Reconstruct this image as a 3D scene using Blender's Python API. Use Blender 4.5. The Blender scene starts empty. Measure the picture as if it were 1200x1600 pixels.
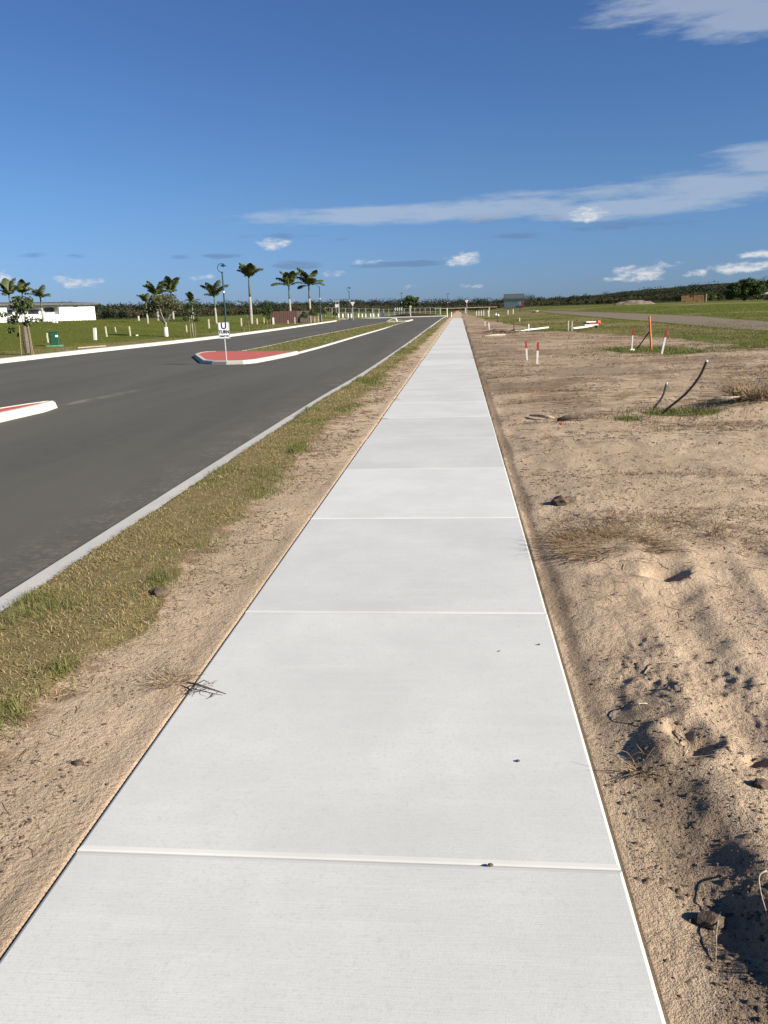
import bpy, math, random
import numpy as np
from mathutils import Matrix, Vector

random.seed(7)
RNG = np.random.default_rng(11)
S = bpy.context.scene
COL = S.collection
PI = math.pi

# ------------------------------------------------------------------ camera
cam_d = bpy.data.cameras.new('camera')
cam_d.sensor_fit = 'VERTICAL'
cam_d.sensor_height = 36.0
cam_d.lens = 36.0 * 1240 / 1600
cam_d.clip_start = 0.05
cam_d.clip_end = 6000
cam = bpy.data.objects.new('camera', cam_d)
COL.objects.link(cam)
S.camera = cam
PITCH, YAW, ROLL = math.radians(14.2167), math.radians(5.689), math.radians(1.8)
fwd = Vector((-math.sin(YAW) * math.cos(PITCH), math.cos(YAW) * math.cos(PITCH), -math.sin(PITCH)))
rgt = Vector((math.cos(YAW), math.sin(YAW), 0))
upv = rgt.cross(fwd)
r2 = rgt * math.cos(ROLL) - upv * math.sin(ROLL)
u2 = rgt * math.sin(ROLL) + upv * math.cos(ROLL)
m = Matrix((r2, u2, -fwd)).transposed().to_4x4()
m.translation = Vector((0, 0, 1.6))
cam.matrix_world = m

# ------------------------------------------------------------------ sun, sky, exposure
SUN_EL = math.radians(27)
SH = Vector((-0.92, 0.39, 0)).normalized()          # shadows fall this way on the ground
to_sun = Vector((-SH.x * math.cos(SUN_EL), -SH.y * math.cos(SUN_EL), math.sin(SUN_EL)))
sun_d = bpy.data.lights.new('sun', 'SUN')
sun_d.energy = 4.3
sun_d.angle = math.radians(0.5)
sun_d.color = (1.0, 0.935, 0.84)
sun = bpy.data.objects.new('sun', sun_d)
COL.objects.link(sun)
sun.rotation_euler = to_sun.to_track_quat('Z', 'Y').to_euler()

S.view_settings.view_transform = 'Standard'
S.view_settings.look = 'None'
S.view_settings.gamma = 1
S.view_settings.use_curve_mapping = False
S.view_settings.exposure = 1.2
S.cycles.max_bounces = 5
S.cycles.diffuse_bounces = 3
S.cycles.transparent_max_bounces = 6


class NT:
    """small wrapper for building node trees"""
    def __init__(self, tree):
        self.t = tree
        tree.nodes.clear()

    def n(self, typ, ins=None, **props):
        nd = self.t.nodes.new(typ)
        for k, v in props.items():
            setattr(nd, k, v)
        if ins:
            for k, v in ins.items():
                sock = nd.inputs[k]
                if isinstance(v, bpy.types.NodeSocket):
                    self.t.links.new(v, sock)
                else:
                    sock.default_value = v
        return nd

    def math(self, op, a, b=0.0, c=None, clamp=False):
        ins = {0: a, 1: b}
        if c is not None:
            ins[2] = c
        return self.n('ShaderNodeMath', ins, operation=op, use_clamp=clamp).outputs[0]

    def mix(self, f, a, b, blend='MIX'):
        nd = self.n('ShaderNodeMix', data_type='RGBA', blend_type=blend)
        for k, v in ((0, f), (6, a), (7, b)):
            if isinstance(v, bpy.types.NodeSocket):
                self.t.links.new(v, nd.inputs[k])
            else:
                nd.inputs[k].default_value = v if k == 0 or len(v) == 4 else (*v, 1)
        return nd.outputs[2]

    def ramp(self, f, a, b):
        """smoothstep of f between a and b"""
        return self.n('ShaderNodeMapRange', {0: f, 1: a, 2: b, 3: 0.0, 4: 1.0}, interpolation_type='SMOOTHSTEP').outputs[0]

    def noise(self, vec, scale, detail=3.0, rough=0.55, dist=0.0):
        return self.n('ShaderNodeTexNoise', {'Vector': vec, 'Scale': scale, 'Detail': detail, 'Roughness': rough, 'Distortion': dist}).outputs['Fac']

    def mapping(self, vec, scale=(1, 1, 1), rot=(0, 0, 0)):
        return self.n('ShaderNodeMapping', {'Vector': vec, 'Scale': scale, 'Rotation': rot}).outputs[0]


W = bpy.data.worlds.new('World')
S.world = W
W.use_nodes = True
w = NT(W.node_tree)
sky = w.n('ShaderNodeTexSky', sky_type='NISHITA', sun_disc=False)
sky.sun_elevation = SUN_EL
sky.sun_rotation = math.atan2(to_sun.x, to_sun.y)
sky.altitude = 0
sky.air_density = 1.0
sky.dust_density = 0.25
sky.ozone_density = 2.2
gen = w.n('ShaderNodeTexCoord').outputs['Generated']
sep = w.n('ShaderNodeSeparateXYZ', {0: gen})
az = w.math('DEGREES', w.math('ARCTAN2', sep.outputs[0], sep.outputs[1]))
el = w.math('DEGREES', w.math('ARCSINE', sep.outputs[2]))
cv = w.n('ShaderNodeCombineXYZ', {0: w.math('MULTIPLY', az, 1.0), 1: w.math('MULTIPLY', el, 2.6), 2: 0.0}).outputs[0]
cvl = w.n('ShaderNodeCombineXYZ', {0: w.math('MULTIPLY', az, 0.35), 1: w.math('MULTIPLY', el, 2.2), 2: 3.0}).outputs[0]
# clear sea air: a deeper blue, and no yellow band along the horizon
air = w.mix(w.ramp(el, -2.0, 9.0), (.295, .462, .985), (.395, .575, .875))
skyc = w.mix(1.0, sky.outputs[0], air, 'MULTIPLY')
n_puff = w.noise(cv, 0.9, 6.0, 0.6)
n_wisp = w.noise(cvl, 0.8, 6.0, 0.62)
n_base = w.noise(cv, 0.45, 4.0, 0.55)


def cloud_mask(lst):
    tot = None
    for a0, e0, ra, re, st in lst:
        p = w.math('POWER', w.math('MULTIPLY', w.math('SUBTRACT', az, a0), 1 / ra), 2.0)
        q = w.math('POWER', w.math('MULTIPLY', w.math('SUBTRACT', el, e0), 1 / re), 2.0)
        v = w.math('MULTIPLY', w.math('SUBTRACT', 1.0, w.math('ADD', p, q)), st)
        tot = v if tot is None else w.math('MAXIMUM', tot, v)
    return tot


# azimuth, elevation, half width, half height (degrees), density
BANDS = [(-4.2, 6.25, 11.5, 0.70, 1.2), (2.0, 6.35, 8.0, 0.8, 1.2), (10.5, 6.0, 8.5, 0.70, 1.2), (15.5, 6.9, 8.0, 1.1, 1.1), (20, 8.1, 4.5, 0.9, 1.1),
         (15.0, 17.0, 7.5, 1.5, 1.1), (17.8, 15.7, 4.4, 1.1, 1.3), (10.5, 7.1, 6.5, .5, .75), (19.5, 8.7, 3.8, .6, 1.0), (6, 7.3, 4.0, .3, .55)]
PUFFS = [(8.5, 5.8, 1.35, 0.62, 1), (-12.75, 4.6, 1.5, 0.42, .9), (0.35, 3.3, 1.6, 0.55, 1), (12.0, 1.9, 2.1, 0.62, 1), (18.3, 2.0, 2.2, 0.5, 1),
         (15.5, 1.7, 0.9, 0.28, .8), (-25.4, 2.4, 1.7, 0.42, .7), (-26.6, 2.6, .7, .3, .6), (-30.0, 2.7, 1.3, 0.5, .9), (-8.5, 2.6, .8, .28, .55),
         (0.8, 1.5, .9, .22, .6), (-6.2, 3.3, 1.1, .24, .6), (-17.6, 2.6, 1.0, .24, .5), (-3.5, 1.6, .8, .2, .4), (19.5, 2.7, 1.8, .35, .8), (13.6, 2.35, 1.1, .3, .8), (10.4, 1.6, .8, .2, .7), (-36, 3.0, 2.2, .6, .9), (27, 2.6, 2.4, .7, 1), (33, 5.5, 6, .8, .9)]
DARKS = [(-11.1, 3.2, 2.2, 0.32, .9), (-3.6, 3.08, 4.6, 0.26, 1), (-28.4, 4.1, 1.6, 0.24, .7), (-25.5, 4.0, .9, 0.18, .7), (-19, 3.9, 1.0, 0.18, .7),
         (-16.2, 3.9, 1.4, 0.18, .7), (2.0, 5.85, 2.4, 0.4, .9), (3.6, 4.6, 2.6, 0.22, .6), (-12.5, 5.1, 3.5, 0.26, .7), (-8, 4.8, 1.0, 0.18, .7), (12, 4.9, 4.8, .3, .5), (6.4, 5.7, .8, .3, .8)]
m_band = w.ramp(w.math('ADD', cloud_mask(BANDS), w.math('MULTIPLY', w.math('SUBTRACT', n_wisp, 0.5), 2.6)), -0.1, 1.1)
m_puff = w.ramp(w.math('ADD', cloud_mask(PUFFS), w.math('MULTIPLY', w.math('SUBTRACT', n_puff, 0.52), 3.2)), 0.0, 1.15)
m_dark = w.ramp(w.math('ADD', cloud_mask(DARKS), w.math('MULTIPLY', w.math('SUBTRACT', n_wisp, 0.5), 3.4)), 0.1, 1.0)
# the same kind of scattered low cloud all round, outside the picture too
low = w.math('MULTIPLY', w.ramp(el, 0.8, 2.0), w.ramp(el, 5.0, 3.0))
side = w.ramp(w.math('ABSOLUTE', w.math('ADD', az, 4.7)), 27.0, 34.0)
m_far = w.math('MULTIPLY', w.math('MULTIPLY', w.ramp(n_base, 0.58, 0.70), low), side)
c1 = w.mix(w.math('MULTIPLY', m_dark, 0.55), skyc, (1.2, 1.9, 3.3))
c2 = w.mix(w.math('MULTIPLY', m_band, 0.55), c1, (4.4, 5.0, 5.9))
pc = w.mix(w.ramp(w.noise(cv, 1.2, 4.0, .6), .34, .60), (4.1, 4.7, 5.7), (7.0, 7.1, 7.2))
c3 = w.mix(w.math('MULTIPLY', w.math('MAXIMUM', m_puff, m_far), 0.85), c2, pc)
bg = w.n('ShaderNodeBackground', {'Color': c3, 'Strength': 0.05})
w.n('ShaderNodeOutputWorld', {0: bg.outputs[0]})


# ------------------------------------------------------------------ materials
def new_mat(name):
    mt = bpy.data.materials.new(name)
    mt.use_nodes = True
    return mt, NT(mt.node_tree)


def finish(t, color, rough=0.9, bump=None, bdist=0.01, bstr=1.0, spec=0.25, metal=0.0):
    ins = {'Base Color': color if isinstance(color, bpy.types.NodeSocket) else (*color, 1), 'Roughness': rough, 'Specular IOR Level': spec, 'Metallic': metal}
    if bump is not None:
        ins['Normal'] = t.n('ShaderNodeBump', {'Strength': bstr, 'Distance': bdist, 'Height': bump}).outputs[0]
    b = t.n('ShaderNodeBsdfPrincipled', ins)
    t.n('ShaderNodeOutputMaterial', {0: b.outputs[0]})


def simple(name, c, var=0.18, scale=6.0, rough=0.8, bdist=0.003, spec=0.3, metal=0.0, c2=None):
    mt, t = new_mat(name)
    o = t.n('ShaderNodeTexCoord').outputs['Object']
    nz = t.noise(o, scale, 5.0, 0.6)
    d = c2 if c2 else tuple(x * (1 - 2 * var) for x in c)
    col = t.mix(t.ramp(nz, 0.35, 0.68), d, c)
    finish(t, col, rough, t.noise(o, scale * 8, 3.0), bdist, 1.0, spec, metal)
    return mt


def leaf_mat(name, cols, scale=1.2, trans=0.25, rough=0.55):
    """foliage: colour varies per leaf through the 'tint' attribute"""
    mt, t = new_mat(name)
    at = t.n('ShaderNodeAttribute', attribute_name='tint').outputs['Fac']
    rp = t.n('ShaderNodeValToRGB', {0: at})
    els = rp.color_ramp.elements
    els[0].color = (*cols[0], 1)
    els[1].color = (*cols[-1], 1)
    for i, c in enumerate(cols[1:-1]):
        e = els.new((i + 1) / (len(cols) - 1))
        e.color = (*c, 1)
    p = t.n('ShaderNodeBsdfPrincipled', {'Base Color': rp.outputs[0], 'Roughness': rough, 'Specular IOR Level': 0.25})
    tr = t.n('ShaderNodeBsdfTranslucent', {'Color': rp.outputs[0]})
    mx = t.n('ShaderNodeMixShader', {0: trans, 1: p.outputs[0], 2: tr.outputs[0]})
    t.n('ShaderNodeOutputMaterial', {0: mx.outputs[0]})
    return mt


M = {}
# ground: sand, grass and gravel by painted zone attributes
mt, t = new_mat('sandy_ground')
P0 = t.n('ShaderNodeTexCoord').outputs['Object']
A = lambda nme: t.n('ShaderNodeAttribute', attribute_name=nme).outputs['Fac']
nA, nB, nC, nD = t.noise(P0, 0.9, 6, .6), t.noise(P0, 7.0, 6, .65), t.noise(P0, 45.0, 4, .65), t.noise(P0, 210.0, 3, .6)
sand = t.mix(t.ramp(nA, .3, .7), (.375, .278, .184), (.475, .358, .242))
sand = t.mix(t.math('MULTIPLY', t.ramp(nB, .50, .72), .5), sand, (.37, .265, .17))
sand = t.mix(t.math('MULTIPLY', t.ramp(nC, .58, .68), .5), sand, (.27, .19, .12))
sand = t.mix(t.math('MULTIPLY', t.ramp(nD, .60, .72), .35), sand, (.22, .155, .10))
damp = t.ramp(t.math('ADD', A('damp'), t.math('MULTIPLY', t.math('SUBTRACT', nB, .5), 1.1)), .35, .75)
sand = t.mix(t.math('MULTIPLY', damp, .75), sand, (.20, .147, .098))
litt = t.ramp(t.math('ADD', A('litter'), t.math('MULTIPLY', t.math('SUBTRACT', t.noise(t.mapping(P0, (.6, 2.2, 1)), 3.0, 7, .7), .5), 2.4)), .55, 1.0)
sand = t.mix(t.math('MULTIPLY', litt, .8), sand, (.17, .108, .058))
g1 = t.noise(P0, .07, 5, .6)
g2 = t.noise(P0, 1.1, 6, .7)
g3 = t.noise(P0, 9.0, 5, .7)
gr = t.mix(t.ramp(g1, .35, .65), (.074, .094, .011), (.100, .110, .014))
gr = t.mix(t.math('MULTIPLY', t.ramp(g2, .42, .70), .55), gr, (.050, .064, .008))
gr = t.mix(t.math('MULTIPLY', t.ramp(t.math('ADD', t.math('MULTIPLY', g3, .55), t.math('MULTIPLY', g2, .45)), .50, .62), .40), gr, (.115, .092, .034))
dry = t.mix(t.ramp(g3, .35, .65), (.27, .20, .10), (.18, .135, .062))
dryf = t.ramp(t.math('ADD', A('dry'), t.math('MULTIPLY', t.math('SUBTRACT', g2, .5), 1.3)), .35, .7)
gr = t.mix(t.math('MULTIPLY', dryf, .75), gr, dry)
gmask = t.ramp(t.math('ADD', A('grass'), t.math('MULTIPLY', t.math('SUBTRACT', g2, .5), 1.0)), .38, .62)
col = t.mix(gmask, sand, gr)
grav = t.mix(t.ramp(nB, .4, .7), (.165, .132, .094), (.225, .182, .132))
vmask = t.ramp(t.math('ADD', A('gravel'), t.math('MULTIPLY', t.math('SUBTRACT', g2, .5), .7)), .40, .60)
col = t.mix(vmask, col, grav)
bh = t.math('ADD', t.math('ADD', t.math('MULTIPLY', nB, .42), t.math('MULTIPLY', nC, .40)), t.math('MULTIPLY', nD, .16))
finish(t, col, .95, bh, .045, .85, .08)
M['ground'] = mt

# concrete
def concrete(name, c, scale=1.0, streak=True, spot=.35, bd=.0012):
    mt, t = new_mat(name)
    o = t.n('ShaderNodeTexCoord').outputs['Object']
    rnd = t.n('ShaderNodeObjectInfo').outputs['Random']
    off = t.n('ShaderNodeCombineXYZ', {0: t.math('MULTIPLY', rnd, 37.0), 1: t.math('MULTIPLY', rnd, 91.0), 2: 0.0}).outputs[0]
    p = t.n('ShaderNodeVectorMath', {0: o, 1: off}, operation='ADD').outputs[0]
    a = t.noise(p, 1.3 * scale, 6, .62)
    b = t.noise(p, 24 * scale, 5, .7)
    f = t.noise(p, 160 * scale, 3, .6)
    st = t.noise(t.mapping(p, (2.2, 60, 1)), 3.0, 5, .65)
    st2 = t.noise(t.mapping(p, (1.0, 9, 1)), 1.6, 5, .6)
    k = t.math('ADD', 0.88, t.math('MULTIPLY', rnd, .13))
    lo = tuple(x * .86 for x in c)
    col = t.mix(t.ramp(a, .3, .7), lo, c)
    if streak:
        m1 = t.noise(p, 7.0, 6, .7)
        m2 = t.noise(p, 75.0, 4, .7)
        col = t.mix(t.math('MULTIPLY', t.ramp(m1, .40, .66), .38), col, tuple(x * .88 for x in c))
        col = t.mix(t.math('MULTIPLY', t.ramp(m2, .52, .64), .65), col, tuple(x * .80 for x in c))
        col = t.mix(t.math('MULTIPLY', t.ramp(st, .45, .75), .22), col, tuple(x * .78 for x in c))
        col = t.mix(t.math('MULTIPLY', t.ramp(st2, .5, .75), .25), col, tuple(x * 1.07 for x in c))
    col = t.mix(t.math('MULTIPLY', t.ramp(b, .55, .72), spot), col, tuple(x * .68 for x in c))
    col = t.mix(t.math('MULTIPLY', t.ramp(f, .62, .76), spot * .8), col, tuple(x * .6 for x in c))
    col = t.mix(1.0, col, t.n('ShaderNodeCombineColor', {0: k, 1: k, 2: k}).outputs[0], 'MULTIPLY')
    h_ = t.math('ADD', t.math('MULTIPLY', st, .7), t.math('ADD', t.math('MULTIPLY', f, .25), t.math('MULTIPLY', b, .3)))
    finish(t, col, .88, h_, bd, 1.0, .22)
    return mt


M['path'] = concrete('broomed_concrete', (.556, .555, .517))
M['pathedge'] = concrete('trowelled_edge', (.57, .56, .515), streak=False, spot=.1, bd=.0004)
M['kerb'] = concrete('kerb_concrete', (.53, .505, .425), streak=False, spot=.5, bd=.002)
M['nearkerb'] = concrete('grey_kerb_concrete', (.47, .455, .41), streak=False, spot=.4, bd=.003)

# asphalt
mt, t = new_mat('asphalt')
o = t.n('ShaderNodeTexCoord').outputs['Object']
a = t.noise(t.mapping(o, (1, .12, 1)), .5, 5, .6)
b = t.noise(o, 2.2, 6, .65)
c = t.noise(o, 130, 3, .6)
d = t.noise(o, 16, 6, .72)
col = t.mix(t.ramp(a, .3, .7), (.064, .060, .047), (.087, .081, .063))
col = t.mix(t.math('MULTIPLY', t.ramp(t.noise(t.mapping(o, (1.6, .05, 1)), 1.0, 4, .6), .52, .72), .5), col, (.088, .083, .067))
col = t.mix(t.math('MULTIPLY', t.ramp(b, .45, .75), .45), col, (.090, .084, .066))
col = t.mix(t.math('MULTIPLY', t.ramp(c, .52, .72), .5), col, (.11, .104, .086))
col = t.mix(t.math('MULTIPLY', t.ramp(d, .66, .76), .4), col, (.16, .148, .118))
sx = t.n('ShaderNodeSeparateXYZ', {0: o})
# pale sandy streak trailing off the tip of the near island
lx = t.math('SUBTRACT', sx.outputs[0], -8.42)
ly = t.math('SUBTRACT', sx.outputs[1], 16.0)
cross = t.math('ABSOLUTE', t.math('ADD', t.math('ADD', lx, t.math('MULTIPLY', ly, -.12)), t.math('MULTIPLY', t.math('SUBTRACT', d, .5), .5)))
strk = t.math('MULTIPLY', t.ramp(cross, .26, .04), t.math('MULTIPLY', t.ramp(ly, -.2, .5), t.ramp(ly, 4.2, 1.5)))
strk = t.math('MULTIPLY', strk, t.ramp(b, .35, .6))
col = t.mix(t.math('MULTIPLY', strk, .6), col, (.22, .20, .155))
# sand blown along the near kerb
edge_d = t.math('MULTIPLY', t.ramp(sx.outputs[0], -3.9, -2.95), t.ramp(t.math('ADD', t.math('MULTIPLY', d, .6), t.math('MULTIPLY', b, .4)), .46, .62))
col = t.mix(t.math('MULTIPLY', edge_d, .45), col, (.20, .175, .13))
finish(t, col, .9, t.math('ADD', c, t.math('MULTIPLY', b, .3)), .004, .8, .3)
M['asphalt'] = mt

M['red'] = simple('red_oxide_paving', (.46, .105, .075), .10, 2.2, .85, .003, c2=(.36, .092, .068))
M['white'] = simple('white_paint', (.74, .72, .64), .10, 9, .6)
M['cream'] = simple('weathered_cream_timber', (.66, .60, .44), .15, 14, .8)
M['redpaint'] = simple('red_paint', (.40, .028, .022), .15, 20, .6)
M['orange'] = simple('orange_plastic', (.74, .20, .055), .14, 12, .55)
M['timber'] = simple('grey_brown_timber', (.30, .22, .13), .22, 14, .85)
M['darkmetal'] = simple('dark_steel', (.10, .085, .07), .25, 20, .6, metal=.3)
M['teal'] = simple('dark_teal_paint', (.008, .036, .042), .15, 10, .5, .001, .25)
M['galv'] = simple('galvanised_steel', (.48, .48, .46), .12, 20, .45, metal=.35)
M['green'] = simple('green_cabinet_paint', (.020, .082, .046), .15, 8, .4, .001, .4)
M['lgreen'] = simple('pale_green_plastic', (.10, .26, .17), .12, 8, .5)
M['black'] = simple('black_polythene', (.018, .015, .013), .2, 14, .42, .001, .5)
M['greypipe'] = simple('dusty_grey_polythene', (.10, .10, .10), .25, 20, .6)
M['wallwhite'] = simple('white_render', (.78, .78, .755), .04, 2, .85)
M['fascia'] = simple('brown_grey_roof_metal', (.105, .095, .09), .12, 3, .6)
M['glass'] = simple('dark_window_glass', (.02, .022, .025), .2, 1, .08, .0, .6)
M['brownfence'] = simple('red_brown_sheet', (.060, .028, .022), .14, 3, .7)
M['greyfence'] = simple('grey_brown_sheet', (.075, .056, .046), .14, 3, .7)
M['palm'] = simple('pale_palm_trunk', (.37, .34, .285), .2, 5, .9, .02, c2=(.24, .215, .17))
M['shaft'] = simple('green_crownshaft', (.11, .135, .055), .2, 4, .5, c2=(.075, .10, .05))
M['bark'] = simple('grey_bark', (.20, .165, .125), .25, 9, .9, .02)
M['sack'] = simple('dusty_hessian_wrap', (.20, .165, .115), .2, 16, .95, .01)
M['dirt'] = simple('heaped_soil', (.235, .185, .135), .2, 1.4, .95, .15)
M['mulch'] = simple('dark_mulch', (.05, .030, .020), .25, 2.5, .95, .1)
M['clod'] = simple('damp_soil_clod', (.145, .104, .07), .25, 30, .95, .006)
M['clods'] = simple('sandy_soil_crumb', (.235, .170, .112), .3, 60, .95, .004)
M['pebble'] = simple('dark_pebble', (.12, .10, .08), .2, 60, .8)
M['stick'] = simple('weathered_stick', (.12, .085, .06), .3, 30, .9)
M['palestick'] = simple('bleached_stick', (.48, .39, .28), .25, 30, .9)
M['tan'] = simple('tan_sandstone_block', (.40, .24, .10), .15, .6, .9, .05, c2=(.30, .17, .075))
M['tanpale'] = simple('pale_yellow_render', (.62, .52, .26), .12, 2, .9)
M['brick'] = simple('brown_brick', (.20, .13, .11), .15, 3, .9)
M['roof'] = simple('pale_roof_sheet', (.42, .33, .28), .1, 3, .7)
M['blue'] = simple('violet_blue_paint', (.10, .10, .24), .1, 8, .5)
M['mesh'] = simple('silver_mesh_wire', (.34, .34, .32), .1, 20, .5)
M['signwhite'] = simple('reflective_white_sheeting', (.66, .67, .67), .04, 4, .45)
M['signblack'] = simple('black_sign_vinyl', (.02, .02, .022), .1, 4, .5)
M['signred'] = simple('red_sign_vinyl', (.42, .035, .04), .08, 4, .5)
M['signback'] = simple('aluminium_sign_back', (.42, .42, .41), .06, 6, .5, metal=.3)

M['verge'] = leaf_mat('verge_grass_blades', [(.095, .125, .026), (.14, .158, .038), (.20, .185, .058), (.42, .32, .145), (.56, .44, .235), (.30, .20, .09)], trans=.3)
M['lush'] = leaf_mat('green_grass_blades', [(.075, .115, .022), (.11, .145, .03), (.155, .165, .042), (.26, .215, .085)])
M['field'] = leaf_mat('field_grass_blades', [(.064, .088, .009), (.086, .108, .012), (.112, .122, .016), (.16, .145, .034)])
M['straw'] = leaf_mat('dead_straw', [(.50, .40, .25), (.34, .24, .135), (.19, .125, .068), (.12, .078, .044)], trans=.1)
M['deadgrass'] = leaf_mat('brown_dead_grass', [(.16, .098, .052), (.22, .145, .078), (.30, .215, .125), (.11, .068, .038)], trans=.1)
M['frond'] = leaf_mat('palm_frond', [(.045, .075, .018), (.07, .098, .022), (.115, .115, .032), (.05, .068, .022)], trans=.2)
M['leaf'] = leaf_mat('broad_leaf', [(.028, .05, .013), (.045, .072, .018), (.065, .095, .024), (.10, .12, .035)], trans=.2)
M['olive'] = leaf_mat('olive_leaf', [(.05, .06, .022), (.075, .082, .03), (.10, .105, .042), (.13, .125, .055)], trans=.2)
M['forest'] = leaf_mat('far_forest_leaf', [(.011, .017, .007), (.018, .025, .010), (.026, .033, .013), (.038, .040, .017)], trans=.1, rough=.8)
M['scrub'] = leaf_mat('olive_scrub_leaf', [(.034, .035, .014), (.046, .045, .018), (.060, .055, .022), (.066, .050, .026)], trans=.1, rough=.8)


# ------------------------------------------------------------------ mesh helpers
class MB:
    def __init__(self):
        self.v, self.f = [], []

    def add(self, vs, fs):
        o = len(self.v)
        self.v.extend([tuple(p) for p in vs])
        self.f.extend([tuple(i + o for i in q) for q in fs])
        return self

    def box(self, c, s, rz=0.0, top=1.0):
        x, y, z = s[0] / 2, s[1] / 2, s[2] / 2
        ca, sa = math.cos(rz), math.sin(rz)
        vs = []
        for k, q in ((-1, 1.0), (1, top)):
            for a, b in ((-1, -1), (1, -1), (1, 1), (-1, 1)):
                px, py = a * x * q, b * y * q
                vs.append((c[0] + px * ca - py * sa, c[1] + px * sa + py * ca, c[2] + k * z))
        return self.add(vs, [(3, 2, 1, 0), (4, 5, 6, 7), (0, 1, 5, 4), (1, 2, 6, 5), (2, 3, 7, 6), (3, 0, 4, 7)])

    def bevbox(self, c, s, b, rz=0.0):
        """box with chamfered vertical edges and top"""
        x, y, z = s[0] / 2, s[1] / 2, s[2] / 2
        ca, sa = math.cos(rz), math.sin(rz)

        def ring(ix, iy, zz):
            e = b
            pts = [(-ix + e, -iy), (ix - e, -iy), (ix, -iy + e), (ix, iy - e), (ix - e, iy), (-ix + e, iy), (-ix, iy - e), (-ix, -iy + e)]
            return [(c[0] + px * ca - py * sa, c[1] + px * sa + py * ca, c[2] + zz) for px, py in pts]
        vs = ring(x, y, -z) + ring(x, y, z - b) + ring(x - b * .8, y - b * .8, z)
        fs = [tuple(range(7, -1, -1)), tuple(range(16, 24))]
        for k in (0, 8):
            for i in range(8):
                j = (i + 1) % 8
                fs.append((k + i, k + j, k + 8 + j, k + 8 + i))
        return self.add(vs, fs)

    def tube(self, pts, rad, n=6, cap=True):
        pts = [Vector(p) for p in pts]
        if not hasattr(rad, '__len__'):
            rad = [rad] * len(pts)
        vs, fs = [], []
        ref = Vector((0, 0, 1))
        for i, p in enumerate(pts):
            d = (pts[min(i + 1, len(pts) - 1)] - pts[max(i - 1, 0)]).normalized()
            if abs(d.dot(ref)) > .95:
                ref = Vector((1, 0, 0))
            a = d.cross(ref).normalized()
            b = a.cross(d)
            ref = b if abs(d.dot(b)) < .5 else ref
            for k in range(n):
                q = 2 * PI * k / n
                vs.append(p + (a * math.cos(q) + b * math.sin(q)) * rad[i])
        for i in range(len(pts) - 1):
            for k in range(n):
                l = (k + 1) % n
                fs.append((i * n + k, i * n + l, i * n + n + l, i * n + n + k))
        if cap:
            fs.append(tuple(range(n - 1, -1, -1)))
            fs.append(tuple((len(pts) - 1) * n + k for k in range(n)))
        return self.add(vs, fs)

    def lathe(self, prof, c=(0, 0, 0), n=12, tilt=None):
        vs, fs = [], []
        for r, z in prof:
            for k in range(n):
                q = 2 * PI * k / n
                p = Vector((r * math.cos(q), r * math.sin(q), z))
                if tilt:
                    p = tilt @ p
                vs.append(p + Vector(c))
        for i in range(len(prof) - 1):
            for k in range(n):
                l = (k + 1) % n
                fs.append((i * n + k, i * n + l, i * n + n + l, i * n + n + k))
        fs.append(tuple(range(n - 1, -1, -1)))
        fs.append(tuple((len(prof) - 1) * n + k for k in range(n)))
        return self.add(vs, fs)

    def prism(self, outline, z0, z1):
        n = len(outline)
        vs = [(x, y, z0) for x, y in outline] + [(x, y, z1) for x, y in outline]
        fs = [tuple(range(n - 1, -1, -1)), tuple(range(n, 2 * n))]
        for i in range(n):
            j = (i + 1) % n
            fs.append((i, j, n + j, n + i))
        return self.add(vs, fs)

    def blob(self, c, r, squash=(1, 1, 1), amp=.25, sub=1, seed=0):
        import bmesh
        bm = bmesh.new()
        bmesh.ops.create_icosphere(bm, subdivisions=sub, radius=1)
        rg = random.Random(seed)
        for vv in bm.verts:
            k = 1 + rg.uniform(-amp, amp)
            vv.co = Vector((vv.co.x * squash[0], vv.co.y * squash[1], vv.co.z * squash[2])) * r * k + Vector(c)
        bm.verts.index_update()
        vs = [vv.co.copy() for vv in bm.verts]
        fs = [tuple(q.index for q in ff.verts) for ff in bm.faces]
        bm.free()
        return self.add(vs, fs)

    def mesh(self, name, mt, smooth=False):
        me = bpy.data.meshes.new(name)
        me.from_pydata([tuple(p) for p in self.v], [], self.f)
        me.materials.append(mt)
        if smooth:
            me.polygons.foreach_set('use_smooth', [True] * len(me.polygons))
        me.update()
        return me

    def build(self, name, mt, parent=None, smooth=False):
        return link(name, self.mesh(name, mt, smooth), parent)


def link(name, data, parent=None, loc=None, rz=None):
    ob = bpy.data.objects.new(name, data)
    COL.objects.link(ob)
    if parent is not None:
        ob.parent = parent
    if loc is not None:
        ob.location = loc
    if rz is not None:
        ob.rotation_euler = (0, 0, rz)
    return ob


def tag(ob, label=None, cat=None, group=None, kind=None):
    if label:
        ob['label'] = label
    if cat:
        ob['category'] = cat
    if group:
        ob['group'] = group
    if kind:
        ob['kind'] = kind
    return ob


def thing(name, label, cat, loc, rz=0.0, group=None):
    ob = bpy.data.objects.new(name, None)
    COL.objects.link(ob)
    ob.empty_display_size = .2
    ob.location = loc
    ob.rotation_euler = (0, 0, rz)
    return tag(ob, label, cat, group)


def copy_tree(o, parent=None):
    c = o.copy()
    COL.objects.link(c)
    if parent is not None:
        c.parent = parent
    for ch in list(o.children):
        copy_tree(ch, c)
    return c


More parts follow.
